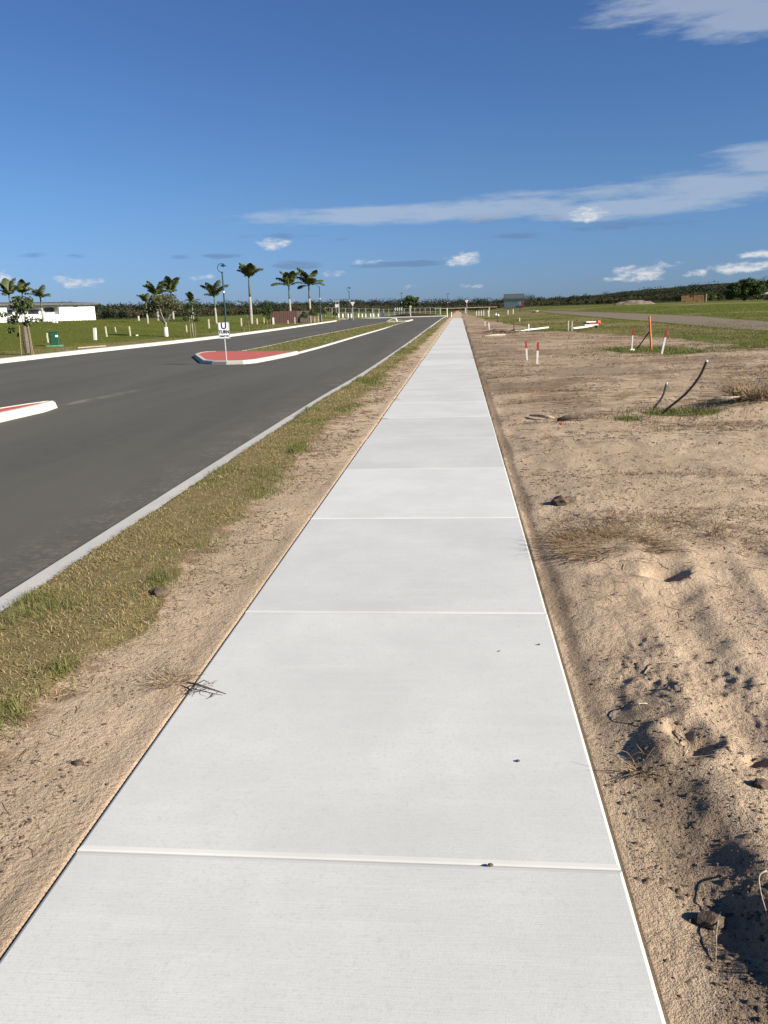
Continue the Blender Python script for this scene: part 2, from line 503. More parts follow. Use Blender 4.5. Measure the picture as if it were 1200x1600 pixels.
def np_mesh(name, co, tris, mt, tint=None, kind='tri'):
    """fast mesh from arrays; tint is one float per vertex"""
    me = bpy.data.meshes.new(name)
    nv, nf, k = len(co), len(tris), tris.shape[1]
    me.vertices.add(nv)
    me.vertices.foreach_set('co', np.ascontiguousarray(co, dtype=np.float32).ravel())
    me.loops.add(nf * k)
    me.loops.foreach_set('vertex_index', np.ascontiguousarray(tris, dtype=np.int32).ravel())
    me.polygons.add(nf)
    me.polygons.foreach_set('loop_start', np.arange(0, nf * k, k, dtype=np.int32))
    me.polygons.foreach_set('loop_total', np.full(nf, k, dtype=np.int32))
    me.update(calc_edges=True)
    me.materials.append(mt)
    if tint is not None:
        at = me.attributes.new('tint', 'FLOAT', 'POINT')
        at.data.foreach_set('value', np.ascontiguousarray(tint, dtype=np.float32))
    return me


# ------------------------------------------------------------------ terrain
def sst(a, b, x):
    q = np.clip((np.asarray(x, dtype=float) - a) / (b - a), 0, 1)
    return q * q * (3 - 2 * q)


_LAT = RNG.random((256, 256))


def vnoise(x, y, s=0):
    x = np.asarray(x, dtype=float) + s * 17.3
    y = np.asarray(y, dtype=float) + s * 31.7
    xi, yi = np.floor(x).astype(int), np.floor(y).astype(int)
    fx, fy = x - xi, y - yi
    fx, fy = fx * fx * (3 - 2 * fx), fy * fy * (3 - 2 * fy)
    g = lambda i, j: _LAT[i & 255, j & 255]
    return (g(xi, yi) * (1 - fx) + g(xi + 1, yi) * fx) * (1 - fy) + (g(xi, yi + 1) * (1 - fx) + g(xi + 1, yi + 1) * fx) * fy - .5


def fbm(x, y, f, oct=4, s=0):
    v, a = 0, 1.0
    for i in range(oct):
        v = v + a * vnoise(x * f, y * f, s + i)
        f, a = f * 2.07, a * .5
    return v


PX0, PX1, PEND = -1.20, 0.46, 142.0
NEAR = [(-2.82, -30), (-2.82, 0), (-2.82, 15), (-2.68, 20), (-2.66, 26), (-2.68, 40), (-2.86, 71), (-3.18, 139), (-3.2, 158), (-3.1, 202)]
FAR = [(-19.6, -40), (-20.1, 20), (-20.1, 34), (-20.1, 40), (-19.7, 47), (-19.2, 57), (-19.45, 77), (-21.6, 115), (-23.6, 150), (-24.8, 166)]
CROSS0, CROSS1 = 165.0, 201.0


def xat(poly, y):
    return np.interp(y, [p[1] for p in poly], [p[0] for p in poly])


def road_in(x, y):
    """distance inside the road edge lines (negative outside)"""
    a = np.minimum(xat(NEAR, y) - x, x - xat(FAR, y))
    a = np.where(y > CROSS0 + 8, -1, a)
    y0 = np.where(x > -10, 160.0, 174.0)
    b = np.minimum(y - y0, CROSS1 - y)
    b = np.where(x < -110, -1, np.minimum(b, -3.1 - x))
    return np.maximum(a, b)


def zbase(x, y):
    x = np.asarray(x, dtype=float)
    y = np.asarray(y, dtype=float)
    return 1.6 * sst(20, 52, -x) * sst(20, 60, y) + 1.3 * sst(60, 200, y) * sst(8, 34, x)


def zone(x, y):
    """grass, gravel, dry, damp, litter"""
    n1 = fbm(x, y, .9, 4, 3)
    n2 = fbm(x, y, .13, 4, 9)
    k = xat(NEAR, y)
    # verge between kerb and path
    lim = -1.86 + .24 * n1 + .14 * fbm(x, y, 4, 2, 5)
    grass = sst(.10, -.10, x - lim)
    # right of the path: bare sand first, then patchy grass further out
    edge = np.interp(x, [0, 2.7, 3.6, 4.7, 6.1, 7.8, 9.0, 9.7, 10.3, 12.5, 16, 30], [300, 201, 110, 74, 56, 47, 40, 33, 28, 24, 22, 21])
    gq = sst(-.14, .10, np.log(np.maximum(y, .1) / edge) + .12 * n1 + .25 * n2)
    grass = np.where(x > PX1, gq, grass)
    p1 = np.hypot((x - 3.2) / .62, (y - 11.88) / .36) + .5 * n1
    p2 = np.hypot((x - 6.6) / 2.2, (y - 28.6) / 3.6) + .5 * n1
    p3 = np.hypot((x - 5.6) / 2.6, (y - 55) / 3.5)
    p4 = np.hypot((x - 10.8) / 3.5, (y - 29) / 2.2)
    patch = np.maximum(np.maximum(1.25 - p1, 1.2 - p2), np.maximum(1.1 - p3, 1.1 - p4))
    grass = np.maximum(grass, np.where(x > PX1, np.clip(patch, 0, 1), 0))
    tn = np.interp(y, [20, 36, 41, 49, 71, 95, 149, 185, 260], [15.6, 15.8, 16.2, 15.8, 16.8, 17.0, 17.2, 18.0, 18.6])
    tf = np.interp(y, [20, 52, 61, 85, 109, 147, 195, 260], [20.5, 21.2, 22.2, 24.5, 23.5, 20.6, 19.8, 20])
    gravel = np.clip(.5 + np.minimum(x - tn, tf - x) / 2.2, 0, 1) * (y > 10) * (y < 240)
    dryv = np.where(x < PX0, np.where(x > k, .74 + .5 * n1, .24 + .35 * n2 + .30 * np.exp(-((x - xat(FAR, y) + 2) / 3.5) ** 2)), np.where(gravel > 0, .35, .58 + .6 * n2 - .25 * sst(18, 30, x)))
    dryv = np.where((x > PX1) & (patch > 0), 0.32, dryv)
    damp = np.where(x > PX1, .8 * np.exp(-((x - .54) / .05) ** 2) * sst(2.4, 3.4, y) + .42 * sst(-.05, .45, fbm(x, y, .8, 3, 12)) + .62 * np.exp(-((x - .70) / .16) ** 2) * sst(3.6, 3.0, y) + .50 * sst(5, 20, y) + .35 * np.exp(-((x - .78) / .14) ** 2 - ((y - 1.9) / .55) ** 2), .10 + .28 * sst(-1.38, -1.55, x) * sst(-.25, .25, fbm(x, y, 1.6, 3, 14)))
    litter = np.where(x > PX1, .28 + .40 * sst(4, 18, y) + .45 * fbm(x, y, .5, 3, 20), .25 + .6 * sst(-1.5, -1.9, x))
    return grass, gravel, dryv, damp, litter


def zground(x, y):
    x = np.asarray(x, dtype=float)
    y = np.asarray(y, dtype=float)
    r = np.hypot(x, y)
    z = zbase(x, y)
    nearf = 1 - sst(25, 60, r)
    right = sst(.46, .75, x)
    left = sst(-1.20, -1.35, x)
    rough = right * (1 + .5 * np.exp(-((x - .85) / .4) ** 2) * sst(5, 3, y)) + left * .55
    grass = sst(.12, -.08, x + 1.86)
    rough = rough * (1 - .6 * grass)
    h = .036 * fbm(x, y, .7, 2, 40) + .024 * fbm(x, y, 2.6, 2, 44) + .013 * fbm(x, y, 8, 2, 48)
    lump = np.maximum(fbm(x, y, 15, 2, 52), -.05)
    lump2 = np.maximum(fbm(x, y, 38, 2, 56), 0.0)
    fade = 1 - sst(5, 12, r)
    h = h + fade * (.015 * lump * sst(-.05, .35, fbm(x, y, 1.7, 2, 58)) + .012 * lump2 * sst(-.2, .25, fbm(x, y, 2.2, 2, 60)))
    z = z + nearf * rough * h
    # vehicle ruts running across the bare lot
    z = z + right * nearf * .018 * np.sin((y * 2.2 - x * .35) + 1.6 * fbm(x, y, .4, 2, 70)) * sst(2.8, 6, y)
    # soft wheel ruts along the path side, edges a little raised
    for rx, rs, rd in ((1.02, .13, .020), (1.62, .10, .016)):
        q = (x - rx - .12 * (y - 2.5) - .05 * np.sin(y * 1.1)) / rs
        z = z + right * fade * rd * (.7 * np.exp(-(np.abs(q) - 1.3) ** 2 * 3) - np.exp(-q * q)) * sst(6.5, 4.0, y)
    # level against the path
    z = z + np.where(x > PX1, -.016 + .034 * sst(.55, 1.2, x), 0) * nearf
    z = z - left * .006 + .02 * grass * left * nearf
    z = z - .010 * np.exp(-((x - .53) / .05) ** 2) * sst(3.0, 3.8, y) * nearf - .003 * np.exp(-((x + 1.225) / .022) ** 2) * nearf
    # spoil ridge in the lower right
    cx = .845 + .06 * np.clip(2.0 - y, -1, 1) + .06 * fbm(x, y, 2, 2, 75)
    d = x - cx
    prof = np.where(d < 0, np.exp(-(d / .115) ** 2), np.exp(-(d / .34) ** 2)) * (1 + .9 * fbm(x, y, 6, 3, 77))
    amp = .058 * sst(2.25, 1.85, y) + .020 * sst(1.8, 2.3, y) * sst(3.6, 2.9, y)
    z = z + amp * prof
    # footprint hollow with a raised rim, burrow, small hole
    q = np.hypot((x - .845) / .105, (y - 2.70) / .13) + .55 * fbm(x, y, 9, 3, 130)
    z = z - .060 * sst(1.15, .1, q) + .010 * np.exp(-((q - 1.25) / .3) ** 2)
    q = np.hypot((x - .69) / .07, (y - 2.63) / .09)
    z = z + .028 * np.exp(-q ** 2)
    q = np.hypot((x - 1.21) / .16, (y - 4.63) / .10)
    z = z - .10 * sst(1, .3, q) + .03 * np.exp(-((np.hypot((x - 1.05) / .35, (y - 4.72) / .22) - 1) / .4) ** 2)
    q = np.hypot((x - 1.02) / .045, (y - 2.58) / .03)
    z = z - .05 * sst(1.1, .5, q)
    # mounds of turned earth further out
    for mx, my, mr, mh in ((4.35, 12.2, .55, .16), (1.0, 5.2, .45, .035), (3.3, 8.6, .9, .05), (6.5, 15, 1.6, .08), (2.6, 17, 1.2, .06), (9, 24, 2, .12)):
        z = z + mh * np.exp(-((x - mx) ** 2 + (y - my) ** 2) / mr ** 2)
    # under the path slabs and under the road
    z = np.where((x > PX1 - .05) & (y > -12) & (y < PEND), z - np.maximum(z + .008, 0) * sst(.56, .49, x) * nearf, z)
    inp = np.minimum(x - PX0, PX1 - x)
    z = np.where(y < PEND, z - .09 * sst(-.012, .015, inp) * (y > -12), z)
    ri = road_in(x, y)
    z = z - np.clip((ri + .215) / .215, 0, 1) * .42
    return z


def gz(x, y):
    return float(zground(np.array([x]), np.array([y]))[0])


# ground sheet: rings that grow with distance, fine where the photograph was taken from
ang = np.concatenate([np.linspace(-180, -46, 28, endpoint=False), np.linspace(-46, 38, 640, endpoint=False), np.linspace(38, 180, 30, endpoint=False)])
rad = [.75]
while rad[-1] < 12:
    rad.append(rad[-1] * 1.0062)
while rad[-1] < 260:
    rad.append(rad[-1] * 1.016)
while rad[-1] < 4000:
    rad.append(rad[-1] * 1.12)
rad = np.array(rad)
AA, RR = np.meshgrid(np.radians(ang), rad)
gx, gy = (RR * np.sin(AA)).ravel(), (RR * np.cos(AA)).ravel()
gzv = zground(gx, gy)
nr, na = len(rad), len(ang)
idx = np.arange(nr * na).reshape(nr, na)
i0, i1 = idx[:-1, :], idx[1:, :]
quads = np.stack([i0, np.roll(i0, -1, 1), np.roll(i1, -1, 1), i1], -1).reshape(-1, 4)[:, ::-1]
gco = np.stack([gx, gy, gzv], 1)
me = np_mesh('ground', gco, quads, M['ground'])
zs = zone(gx, gy)
for nme, arr in zip(('grass', 'gravel', 'dry', 'damp', 'litter'), zs):
    at = me.attributes.new(nme, 'FLOAT', 'POINT')
    at.data.foreach_set('value', np.ascontiguousarray(arr, dtype=np.float32))
me.polygons.foreach_set('use_smooth', np.ones(len(me.polygons), dtype=bool))
ground = tag(link('ground', me), kind='structure')
mb = MB()
mb.add([(rad[0] * math.sin(math.radians(a)), rad[0] * math.cos(math.radians(a)), gz(rad[0] * math.sin(math.radians(a)), rad[0] * math.cos(math.radians(a)))) for a in ang] + [(0, 0, -.09)],
       [((i + 1) % na, i, na) for i in range(na)])
tag(mb.build('ground', M['ground']), kind='structure')


# ------------------------------------------------------------------ road, kerbs, medians
def smooth_line(pts, step=2.0, it=2):
    """Chaikin corner cutting"""
    p = [Vector((*q, 0)) for q in pts]
    for _ in range(it):
        o = [p[0]]
        for a, b in zip(p[:-1], p[1:]):
            o += [a * .75 + b * .25, a * .25 + b * .75]
        o.append(p[-1])
        p = o
    return [(q.x, q.y) for q in p]


def sweep(name, line, prof, mt, kind='structure', parent=None):
    """profile (offset to the left of travel, z) swept along a line"""
    mb = MB()
    n = len(prof)
    vs, fs = [], []
    for i, p in enumerate(line):
        a = Vector(line[max(i - 1, 0)])
        b = Vector(line[min(i + 1, len(line) - 1)])
        d = (b - a).normalized()
        nx, ny = -d.y, d.x
        for o_, z in prof:
            vs.append((p[0] + nx * o_, p[1] + ny * o_, z))
    for i in range(len(line) - 1):
        for k in range(n - 1):
            fs.append((i * n + k, i * n + k + 1, (i + 1) * n + k + 1, (i + 1) * n + k))
    mb.add(vs, fs)
    ob = mb.build(name, mt, parent)
    if kind:
        ob['kind'] = kind
    return ob


near_line = smooth_line(NEAR)
far_line = smooth_line(FAR[:-1] + [(-24.4, 164), (-27, 172), (-34, 174), (-110, 174)])
# one asphalt sheet under both carriageways and the cross street
mb = MB()
ys = np.concatenate([np.arange(-30, 60, 3.0), np.arange(60, 176, 6.0)])
for y0, y1 in zip(ys[:-1], ys[1:]):
    a0, a1, b0, b1 = xat(FAR, y0) - .22, xat(FAR, y1) - .22, xat(NEAR, y0) + .12, xat(NEAR, y1) + .12
    mb.add([(a0, y0, -.13), (b0, y0, -.13), (b1, y1, -.13), (a1, y1, -.13)], [(0, 1, 2, 3)])
tag(mb.build('road', M['asphalt']), kind='structure')
mb = MB()
mb.add([(-110, 174, -.134), (-25, 164, -.134), (-3.2, 157, -.134), (-3.0, 201.2, -.134), (-110, 201.2, -.134)], [(0, 1, 2, 3, 4, 5)])
tag(mb.build('cross_street', M['asphalt']), kind='structure')
sweep('near_kerb', near_line, [(.0, -.135), (-.03, -.03), (-.05, -.004), (-.20, .0), (-.23, -.012), (-.23, -.2)], M['nearkerb'])
sweep('far_kerb', far_line, [(-.02, -.135), (.06, .035), (.11, .055), (.46, .06), (.50, .045), (.50, -.25)], M['kerb'])
sweep('cross_kerb', [(-110, 201), (-60, 201), (-2.7, 201)], [(0, -.135), (.06, .03), (.12, .05), (.5, .05), (.5, -.2)], M['kerb'])


def inset(poly, d):
    n = len(poly)
    out = []
    for i in range(n):
        a, b, c = Vector(poly[i - 1]), Vector(poly[i]), Vector(poly[(i + 1) % n])
        d1, d2 = (b - a).normalized(), (c - b).normalized()
        n1, n2 = Vector((-d1.y, d1.x)), Vector((-d2.y, d2.x))
        nn = (n1 + n2)
        nn = nn / max(.35, nn.length_squared / 2) if nn.length > 1e-6 else n1
        q = b + nn * d
        out.append((q.x, q.y))
    return out


def island(poly, kerb_w, kmat, fill, fill_name, zt=0.0):
    """kerbed island standing on the road, outline counter-clockwise"""
    n = len(poly)
    r0, r1, r2_, r3 = poly, inset(poly, .035), inset(poly, .07), inset(poly, kerb_w)
    mb = MB()
    vs = [(x, y, -.14) for x, y in r0] + [(x, y, zt - .03) for x, y in r1] + [(x, y, zt) for x, y in r2_] + [(x, y, zt + .004) for x, y in r3] + [(x, y, zt - .05) for x, y in r3]
    fs = []
    for k in range(4):
        for i in range(n):
            j = (i + 1) % n
            fs.append((k * n + i, k * n + j, (k + 1) * n + j, (k + 1) * n + i))
    mb.add(vs, fs)
    a = tag(mb.build('island_kerb', kmat), kind='structure')
    mb = MB()
    mb.add([(x, y, zt - .008) for x, y in r3], [tuple(range(n))])
    me = mb.mesh(fill_name, fill)
    if fill is M['ground']:
        for nme, val in (('grass', 1.0), ('gravel', 0), ('dry', .5), ('damp', 0), ('litter', 0)):
            at = me.attributes.new(nme, 'FLOAT', 'POINT')
            at.data.foreach_set('value', [val] * len(me.vertices))
    tag(link(fill_name, me), kind='structure')


ISL = [(-12.05, 36.6), (-11.75, 34.9), (-10.12, 30.75), (-9.75, 29.85), (-9.15, 29.15), (-8.5, 28.82), (-7.85, 28.8), (-7.5, 29.3), (-7.25, 31.5), (-7.02, 34.4), (-7.05, 35.2), (-7.6, 35.6), (-11.4, 37.4), (-11.9, 37.2)]
island(ISL, .20, M['kerb'], M['red'], 'red_paving')
MED = [(-7.06, 35.4), (-7.0, 40), (-7.19, 57.8), (-7.35, 79.6), (-7.7, 96), (-7.8, 118), (-8.1, 120.5), (-10.7, 120.5), (-11.2, 118), (-11.08, 110), (-11.06, 79), (-11.0, 58), (-10.5, 44), (-10.52, 37.2), (-9.6, 36.6)]
island(MED, .13, M['nearkerb'], M['ground'], 'median_grass', zt=-.06)
MED2 = [(-7.85, 126), (-7.9, 136), (-8.0, 142), (-8.6, 145), (-10.3, 146), (-11.4, 144), (-11.5, 134), (-11.4, 126.5), (-11.0, 126), (-8.3, 125.6)]
island(MED2, .3, M['kerb'], M['ground'], 'median_grass', zt=.03)
NISL = [(-8.12, -6), (-8.18, 8), (-8.2, 13.5), (-8.14, 15.0), (-8.25, 15.7), (-8.5, 15.75), (-8.72, 15.2), (-9.3, 13), (-10.4, 8), (-11, -6)]
island(NISL, .16, M['kerb'], M['red'], 'red_paving', zt=.02)

# pram-ramp kerb: white bent tube standing for the sunlit end of the median
k = MB()
k.tube([(-11.2, 125.2, -.05), (-10.6, 125.2, .25), (-10.1, 125.2, .42), (-9.7, 125.1, .36), (-9.5, 125, -.1)], [.05, .07, .10, .13, .13], 6)
tag(k.build('bent_lit_kerb', M['white']), 'bent white tube for the sunlit kerb at the crossing gap near the median end', 'rail')

# ------------------------------------------------------------------ footpath
path = tag(bpy.data.objects.new('footpath', None), kind='structure')
COL.objects.link(path)
JY = [-10.08 + 2.02 * i for i in range(76)]
JY = [y for y in JY if y < PEND]
WX = PX1 - PX0
LEN = 2.02 - .004


def slab_mesh(with_edge=True):
    bx, by, bd = .010, .020, .0052
    hx, hy = WX / 2, LEN / 2
    mb = MB()

    def ring(k, z):
        i, j = bx * k, by * k
        return [(-hx + i, -hy + j, z), (hx - i, -hy + j, z), (hx - i, hy - j, z), (-hx + i, hy - j, z)]
    vs = ring(0, -.11) + ring(0, -bd) + ring(.3, -bd * .45) + ring(1, 0)
    fs = [(12, 13, 14, 15)]
    for kx in range(3):
        for i in range(4):
            j = (i + 1) % 4
            fs.append((kx * 4 + i, kx * 4 + j, kx * 4 + 4 + j, kx * 4 + 4 + i))
    mb.add(vs, fs)
    me_ = mb.mesh('slab', M['path'])
    me_.materials.append(M['pathedge'])
    for pg in me_.polygons:
        if pg.index > 0:
            pg.material_index = 1
    return me_


slab_me = slab_mesh()
rg = random.Random(5)
for i, y in enumerate(JY):
    s_ = link('slab', slab_me, path, (PX0 + WX / 2 + rg.uniform(-.002, .002), y + 1.01, rg.uniform(-.0015, .0015)))
    s_.rotation_euler = (rg.uniform(-.0011, .0011), rg.uniform(-.001, .001), 0)

# ------------------------------------------------------------------ grass
def blades(name, x, y, h, wd, lean, mt, tint, kind_label=None, z=None, curl=.5):
    """bent two-segment blades, one quad and one tip triangle each"""
    n = len(x)
    if z is None:
        z = zground(x, y) - .004
    yaw = RNG.uniform(0, 2 * PI, n)
    dx, dy = np.cos(yaw), np.sin(yaw)
    px, py = -dy, dx
    curl = RNG.uniform(.02, curl, n)
    l1 = lean * (1 - curl)
    l2 = np.minimum(lean * (1 + curl), 1.75)
    s1, c1_ = np.sin(l1) * h * .5, np.cos(l1) * h * .5
    s2, c2_ = np.sin(l2) * h * .5, np.cos(l2) * h * .5
    co = np.empty((n, 5, 3))
    for i, (off, up, ww) in enumerate(((0, 0, -.5), (0, 0, .5), (s1, c1_, .42), (s1, c1_, -.42), (s1 + s2, c1_ + c2_, 0))):
        co[:, i, 0] = x + dx * off + px * wd * ww
        co[:, i, 1] = y + dy * off + py * wd * ww
        co[:, i, 2] = z + up
    b = np.arange(n)[:, None] * 5
    tr = np.concatenate([b + np.array([[0, 1, 2]]), b + np.array([[0, 2, 3]]), b + np.array([[3, 2, 4]])], 0)
    ob = link(name, np_mesh(name, co.reshape(-1, 3), tr, mt, np.repeat(tint, 5)))
    tag(ob, kind_label, None, None, 'stuff')
    return ob


# verge strip between kerb and sand: dense and matted near, thinner far
n = 270000
yy = np.exp(RNG.uniform(math.log(1.6), math.log(75), n))
keep = RNG.random(n) < np.clip((yy / 4.5), .34, 1)
yy = yy[keep]
xx = RNG.uniform(-2.66, -1.45, len(yy))
n1 = fbm(xx, yy, .9, 4, 3)
lim = -1.86 + .24 * n1 + .14 * fbm(xx, yy, 4, 2, 5)
bulge_at = lambda px_, py_: sum(np.exp(-((px_ - a_) / .13) ** 2 - ((py_ - b_) / (.10 * b_ ** .6)) ** 2) for a_, b_ in ((-1.90, 2.75), (-1.84, 3.3), (-1.86, 4.6), (-1.77, 5.4), (-1.76, 7.1), (-1.9, 9.3), (-1.8, 13.5)))
lim = lim + .16 * bulge_at(xx, yy)
pin = sst(.22, -.20, xx - lim) * (.35 + .65 * sst(-.32, .02, fbm(xx, yy, 1.6, 3, 36)))
pin = pin * (.55 + .45 * sst(-.35, .0, fbm(xx, yy, 3.0, 3, 33)))
keep = (RNG.random(len(yy)) < pin) & (xx > xat(NEAR, yy) + .20)
xx, yy = xx[keep], yy[keep]
n = len(xx)
grn = sst(.05, .42, fbm(xx, yy, 1.3, 3, 81) + .20 * sst(-2.25, -1.9, xx) + .8 * bulge_at(xx, yy) - .03)
isg = RNG.random(n) < (.06 + .62 * grn)
far_k = np.clip(yy / 6, 1, 6)
h = np.where(isg, RNG.uniform(.02, .06, n), RNG.uniform(.018, .055, n)) * (.75 + .5 * grn + .5 * sst(-.2, .4, fbm(xx, yy, 5, 2, 85)))
lean = np.where(isg, RNG.uniform(.15, .9, n), RNG.uniform(1.05, 1.62, n))
wd = RNG.uniform(.0020, .0042, n) * far_k ** .8
tint = np.where(isg, RNG.uniform(0, .40, n), RNG.uniform(.38, 1.0, n))
blades('verge_grass', xx, yy, h, wd, lean, M['verge'], tint, 'matted dry and green grass between kerb and sand')

# lush patches on the lot
cx = np.concatenate([RNG.normal(3.22, .36, 7000), RNG.normal(6.6, 1.2, 5200), RNG.normal(10.6, 1.8, 4200), RNG.normal(5.6, 1.3, 2200), RNG.normal(2.35, .10, 500)])
cy = np.concatenate([RNG.normal(11.85, .18, 7000), RNG.normal(28.3, 1.9, 5200), RNG.normal(29, 1.6, 4200), RNG.normal(55, 1.6, 2200), RNG.normal(11.45, .10, 500)])
keep = RNG.random(len(cx)) < .12 + .88 * sst(-.12, .22, fbm(cx, cy, 1.8, 3, 91))
cx, cy = cx[keep], cy[keep]
n = len(cx)
fk = np.clip(cy / 11, 1, 4)
blades('lot_grass', cx, cy, RNG.uniform(.02, .085, n) * (1 + .10 * fk), RNG.uniform(.004, .008, n) * fk, RNG.uniform(.15, 1.2, n), M['lush'], RNG.uniform(0, 1, n) ** 1.3,
       'bright green grass growing in patches on the sandy lot')

# field tufts beyond the far kerb, on the median and beyond the lot
n = 90000
r_ = np.exp(RNG.uniform(math.log(26), math.log(150), n))
a_ = np.radians(RNG.uniform(-40, 34, n))
fx, fy = r_ * np.sin(a_), r_ * np.cos(a_)
zn = zone(fx, fy)
okf = (road_in(fx, fy) < -.55) & ((fx < -3) | (fx > 1.2)) & (zn[1] < .35) & (RNG.random(n) < np.where(fx < 0, .8, zn[0] ** 2))
okf &= ~((fx > -3.6) & (fx < 1.0))
fx, fy = fx[okf], fy[okf]
n = len(fx)
fk = np.hypot(fx, fy) / 40
nz_ = sst(-.2, .3, fbm(fx, fy, .2, 3, 95))
blades('field_grass', fx, fy, RNG.uniform(.03, .09, n) * (1 + .5 * nz_) * fk ** .3, RNG.uniform(.012, .022, n) * fk, RNG.uniform(.2, 1.2, n), M['field'],
       np.clip(RNG.uniform(0, .8, n) + .25 * nz_, 0, 1), 'short field grass beyond the kerb and the sandy lot')
# median grass
n = 16000
my_ = np.exp(RNG.uniform(math.log(37), math.log(119), n))
mx_ = RNG.uniform(-10.75, -7.4, n)
fk = my_ / 40
blades('median_grass_blades', mx_, my_, RNG.uniform(.025, .07, n) * fk ** .3, RNG.uniform(.010, .018, n) * fk, RNG.uniform(.4, 1.35, n), M['verge'], np.clip(RNG.normal(.33, .2, n), 0, 1),
       'mown olive grass on the long median', z=np.full(n, -.07))


# ------------------------------------------------------------------ litter, straw and crumbs on the sand
def scatter_sand(n, y0, y1, left_share=.25):
    y = np.exp(RNG.uniform(math.log(y0), math.log(y1), n))
    lft = RNG.random(n) < left_share
    x = np.where(lft, RNG.uniform(-1.95, -1.24, n), .50 + np.abs(RNG.uniform(0, 1, n)) * (.45 * y + .6))
    return x, y


x, y = scatter_sand(150000, 1.45, 26, .30)
dens = sst(-.30, .30, fbm(x, y, 1.1, 4, 101) + .45 * np.exp(-((x - .75) / .25) ** 2) * (y < 3.6))
smooth_strip = ((x < PX0) & (x > -1.38)) | ((x > .5) & (x < .60) & (y < 2))
keep = (RNG.random(len(x)) < dens * .9 + .06) & ~(smooth_strip & (RNG.random(len(x)) < .85))
x, y = x[keep], y[keep]
n = len(x)
sz = (RNG.pareto(3.2, n) + .35) * .0026
sz = np.clip(sz, .0011, .010) * np.clip(y / 4, 1, 3) ** .8
z = zground(x, y)
base = np.array([(1, .7, -.3), (-.9, .8, -.3), (-.8, -.9, -.3), (.9, -.8, -.3), (.45, .1, .75), (-.5, -.1, .6)])
fcs = np.array([(0, 1, 5), (0, 5, 4), (1, 2, 5), (2, 3, 4), (2, 4, 5), (3, 0, 4)])
jit = RNG.uniform(.6, 1.35, (n, 6, 1)) * base[None]
th = RNG.uniform(0, 2 * PI, n)
ca, sa = np.cos(th)[:, None], np.sin(th)[:, None]
st_ = RNG.uniform(.7, 1.5, n)[:, None]
co = np.stack([(jit[..., 0] * ca * st_ - jit[..., 1] * sa), (jit[..., 0] * sa * st_ + jit[..., 1] * ca), jit[..., 2] * .8], -1) * sz[:, None, None]
co += np.stack([x, y, z + sz * .15], -1)[:, None, :]
tr = (np.arange(n)[:, None, None] * 6 + fcs[None]).reshape(-1, 3)
tag(link('soil_crumbs', np_mesh('soil_crumbs', co.reshape(-1, 3), tr, M['clods'])), 'crumbs of darker soil strewn over the bare sand', kind='stuff')


def straws(name, x, y, ln, rd, mt, tint, label, lift=.005, curl=.6, z=None):
    """thin bent stalks lying about: three-sided, three segments"""
    n = len(x)
    th = RNG.uniform(0, 2 * PI, n)
    cu = RNG.normal(0, curl, n)
    K = 4
    px, py = np.zeros((n, K)), np.zeros((n, K))
    px[:, 0], py[:, 0] = x, y
    for i in range(1, K):
        q = th + cu * (i - 1) * .5
        px[:, i] = px[:, i - 1] + np.cos(q) * ln / (K - 1)
        py[:, i] = py[:, i - 1] + np.sin(q) * ln / (K - 1)
    pz = zground(px.ravel(), py.ravel()).reshape(n, K)
    inpath = (px > PX0 - .01) & (px < PX1 + .01)
    pz = np.where(inpath, np.maximum(pz, .0), pz)
    lf = RNG.uniform(0, lift, (n, 1)) * np.array([[.15, 1, 1.2, RNG.uniform(.2, 1)]]) * RNG.uniform(.3, 1.4, (n, K))
    pz = pz + lf + rd[:, None]
    co = np.empty((n, K, 3, 3))
    for kk in range(3):
        q = 2 * PI * kk / 3
        co[:, :, kk, 0] = px - np.sin(th)[:, None] * math.cos(q) * rd[:, None]
        co[:, :, kk, 1] = py + np.cos(th)[:, None] * math.cos(q) * rd[:, None]
        co[:, :, kk, 2] = pz + math.sin(q) * rd[:, None]
    f = []
    for i in range(K - 1):
        for kk in range(3):
            l = (kk + 1) % 3
            f.append((i * 3 + kk, i * 3 + l, i * 3 + 3 + l, i * 3 + 3 + kk))
    fq = (np.arange(n)[:, None, None] * (K * 3) + np.array(f)[None]).reshape(-1, 4)
    return tag(link(name, np_mesh(name, co.reshape(-1, 3), fq, mt, np.repeat(tint, K * 3))), label, kind='stuff')


x, y = scatter_sand(13000, 1.5, 30, .30)
s_keep = RNG.random(len(x)) < np.where(x > 0, np.clip((y - 2.4) / 7, 0, 1), .5)
x, y = x[s_keep], y[s_keep]
pr_ = sst(-.25, .35, fbm(x, y, .9, 4, 111)) * .9 + .08 + np.where(x < -1.55, .5, 0) + .3 * np.exp(-((x - .62) / .12) ** 2 - ((y - 2.6) / .2) ** 2)
keep = (RNG.random(len(x)) < pr_) & ~((x < PX0) & (x > -1.36) & (RNG.random(len(x)) < .8))
x, y = x[keep], y[keep]
n = len(x)
straws('dead_straw', x, y, RNG.uniform(.02, .11, n) * np.clip(y / 6, 1, 2.2), RNG.uniform(.0006, .0015, n) * np.clip(y / 4, 1, 4), M['straw'], RNG.uniform(0, 1, n) ** .8,
       'loose dead grass stalks scattered over the sand')

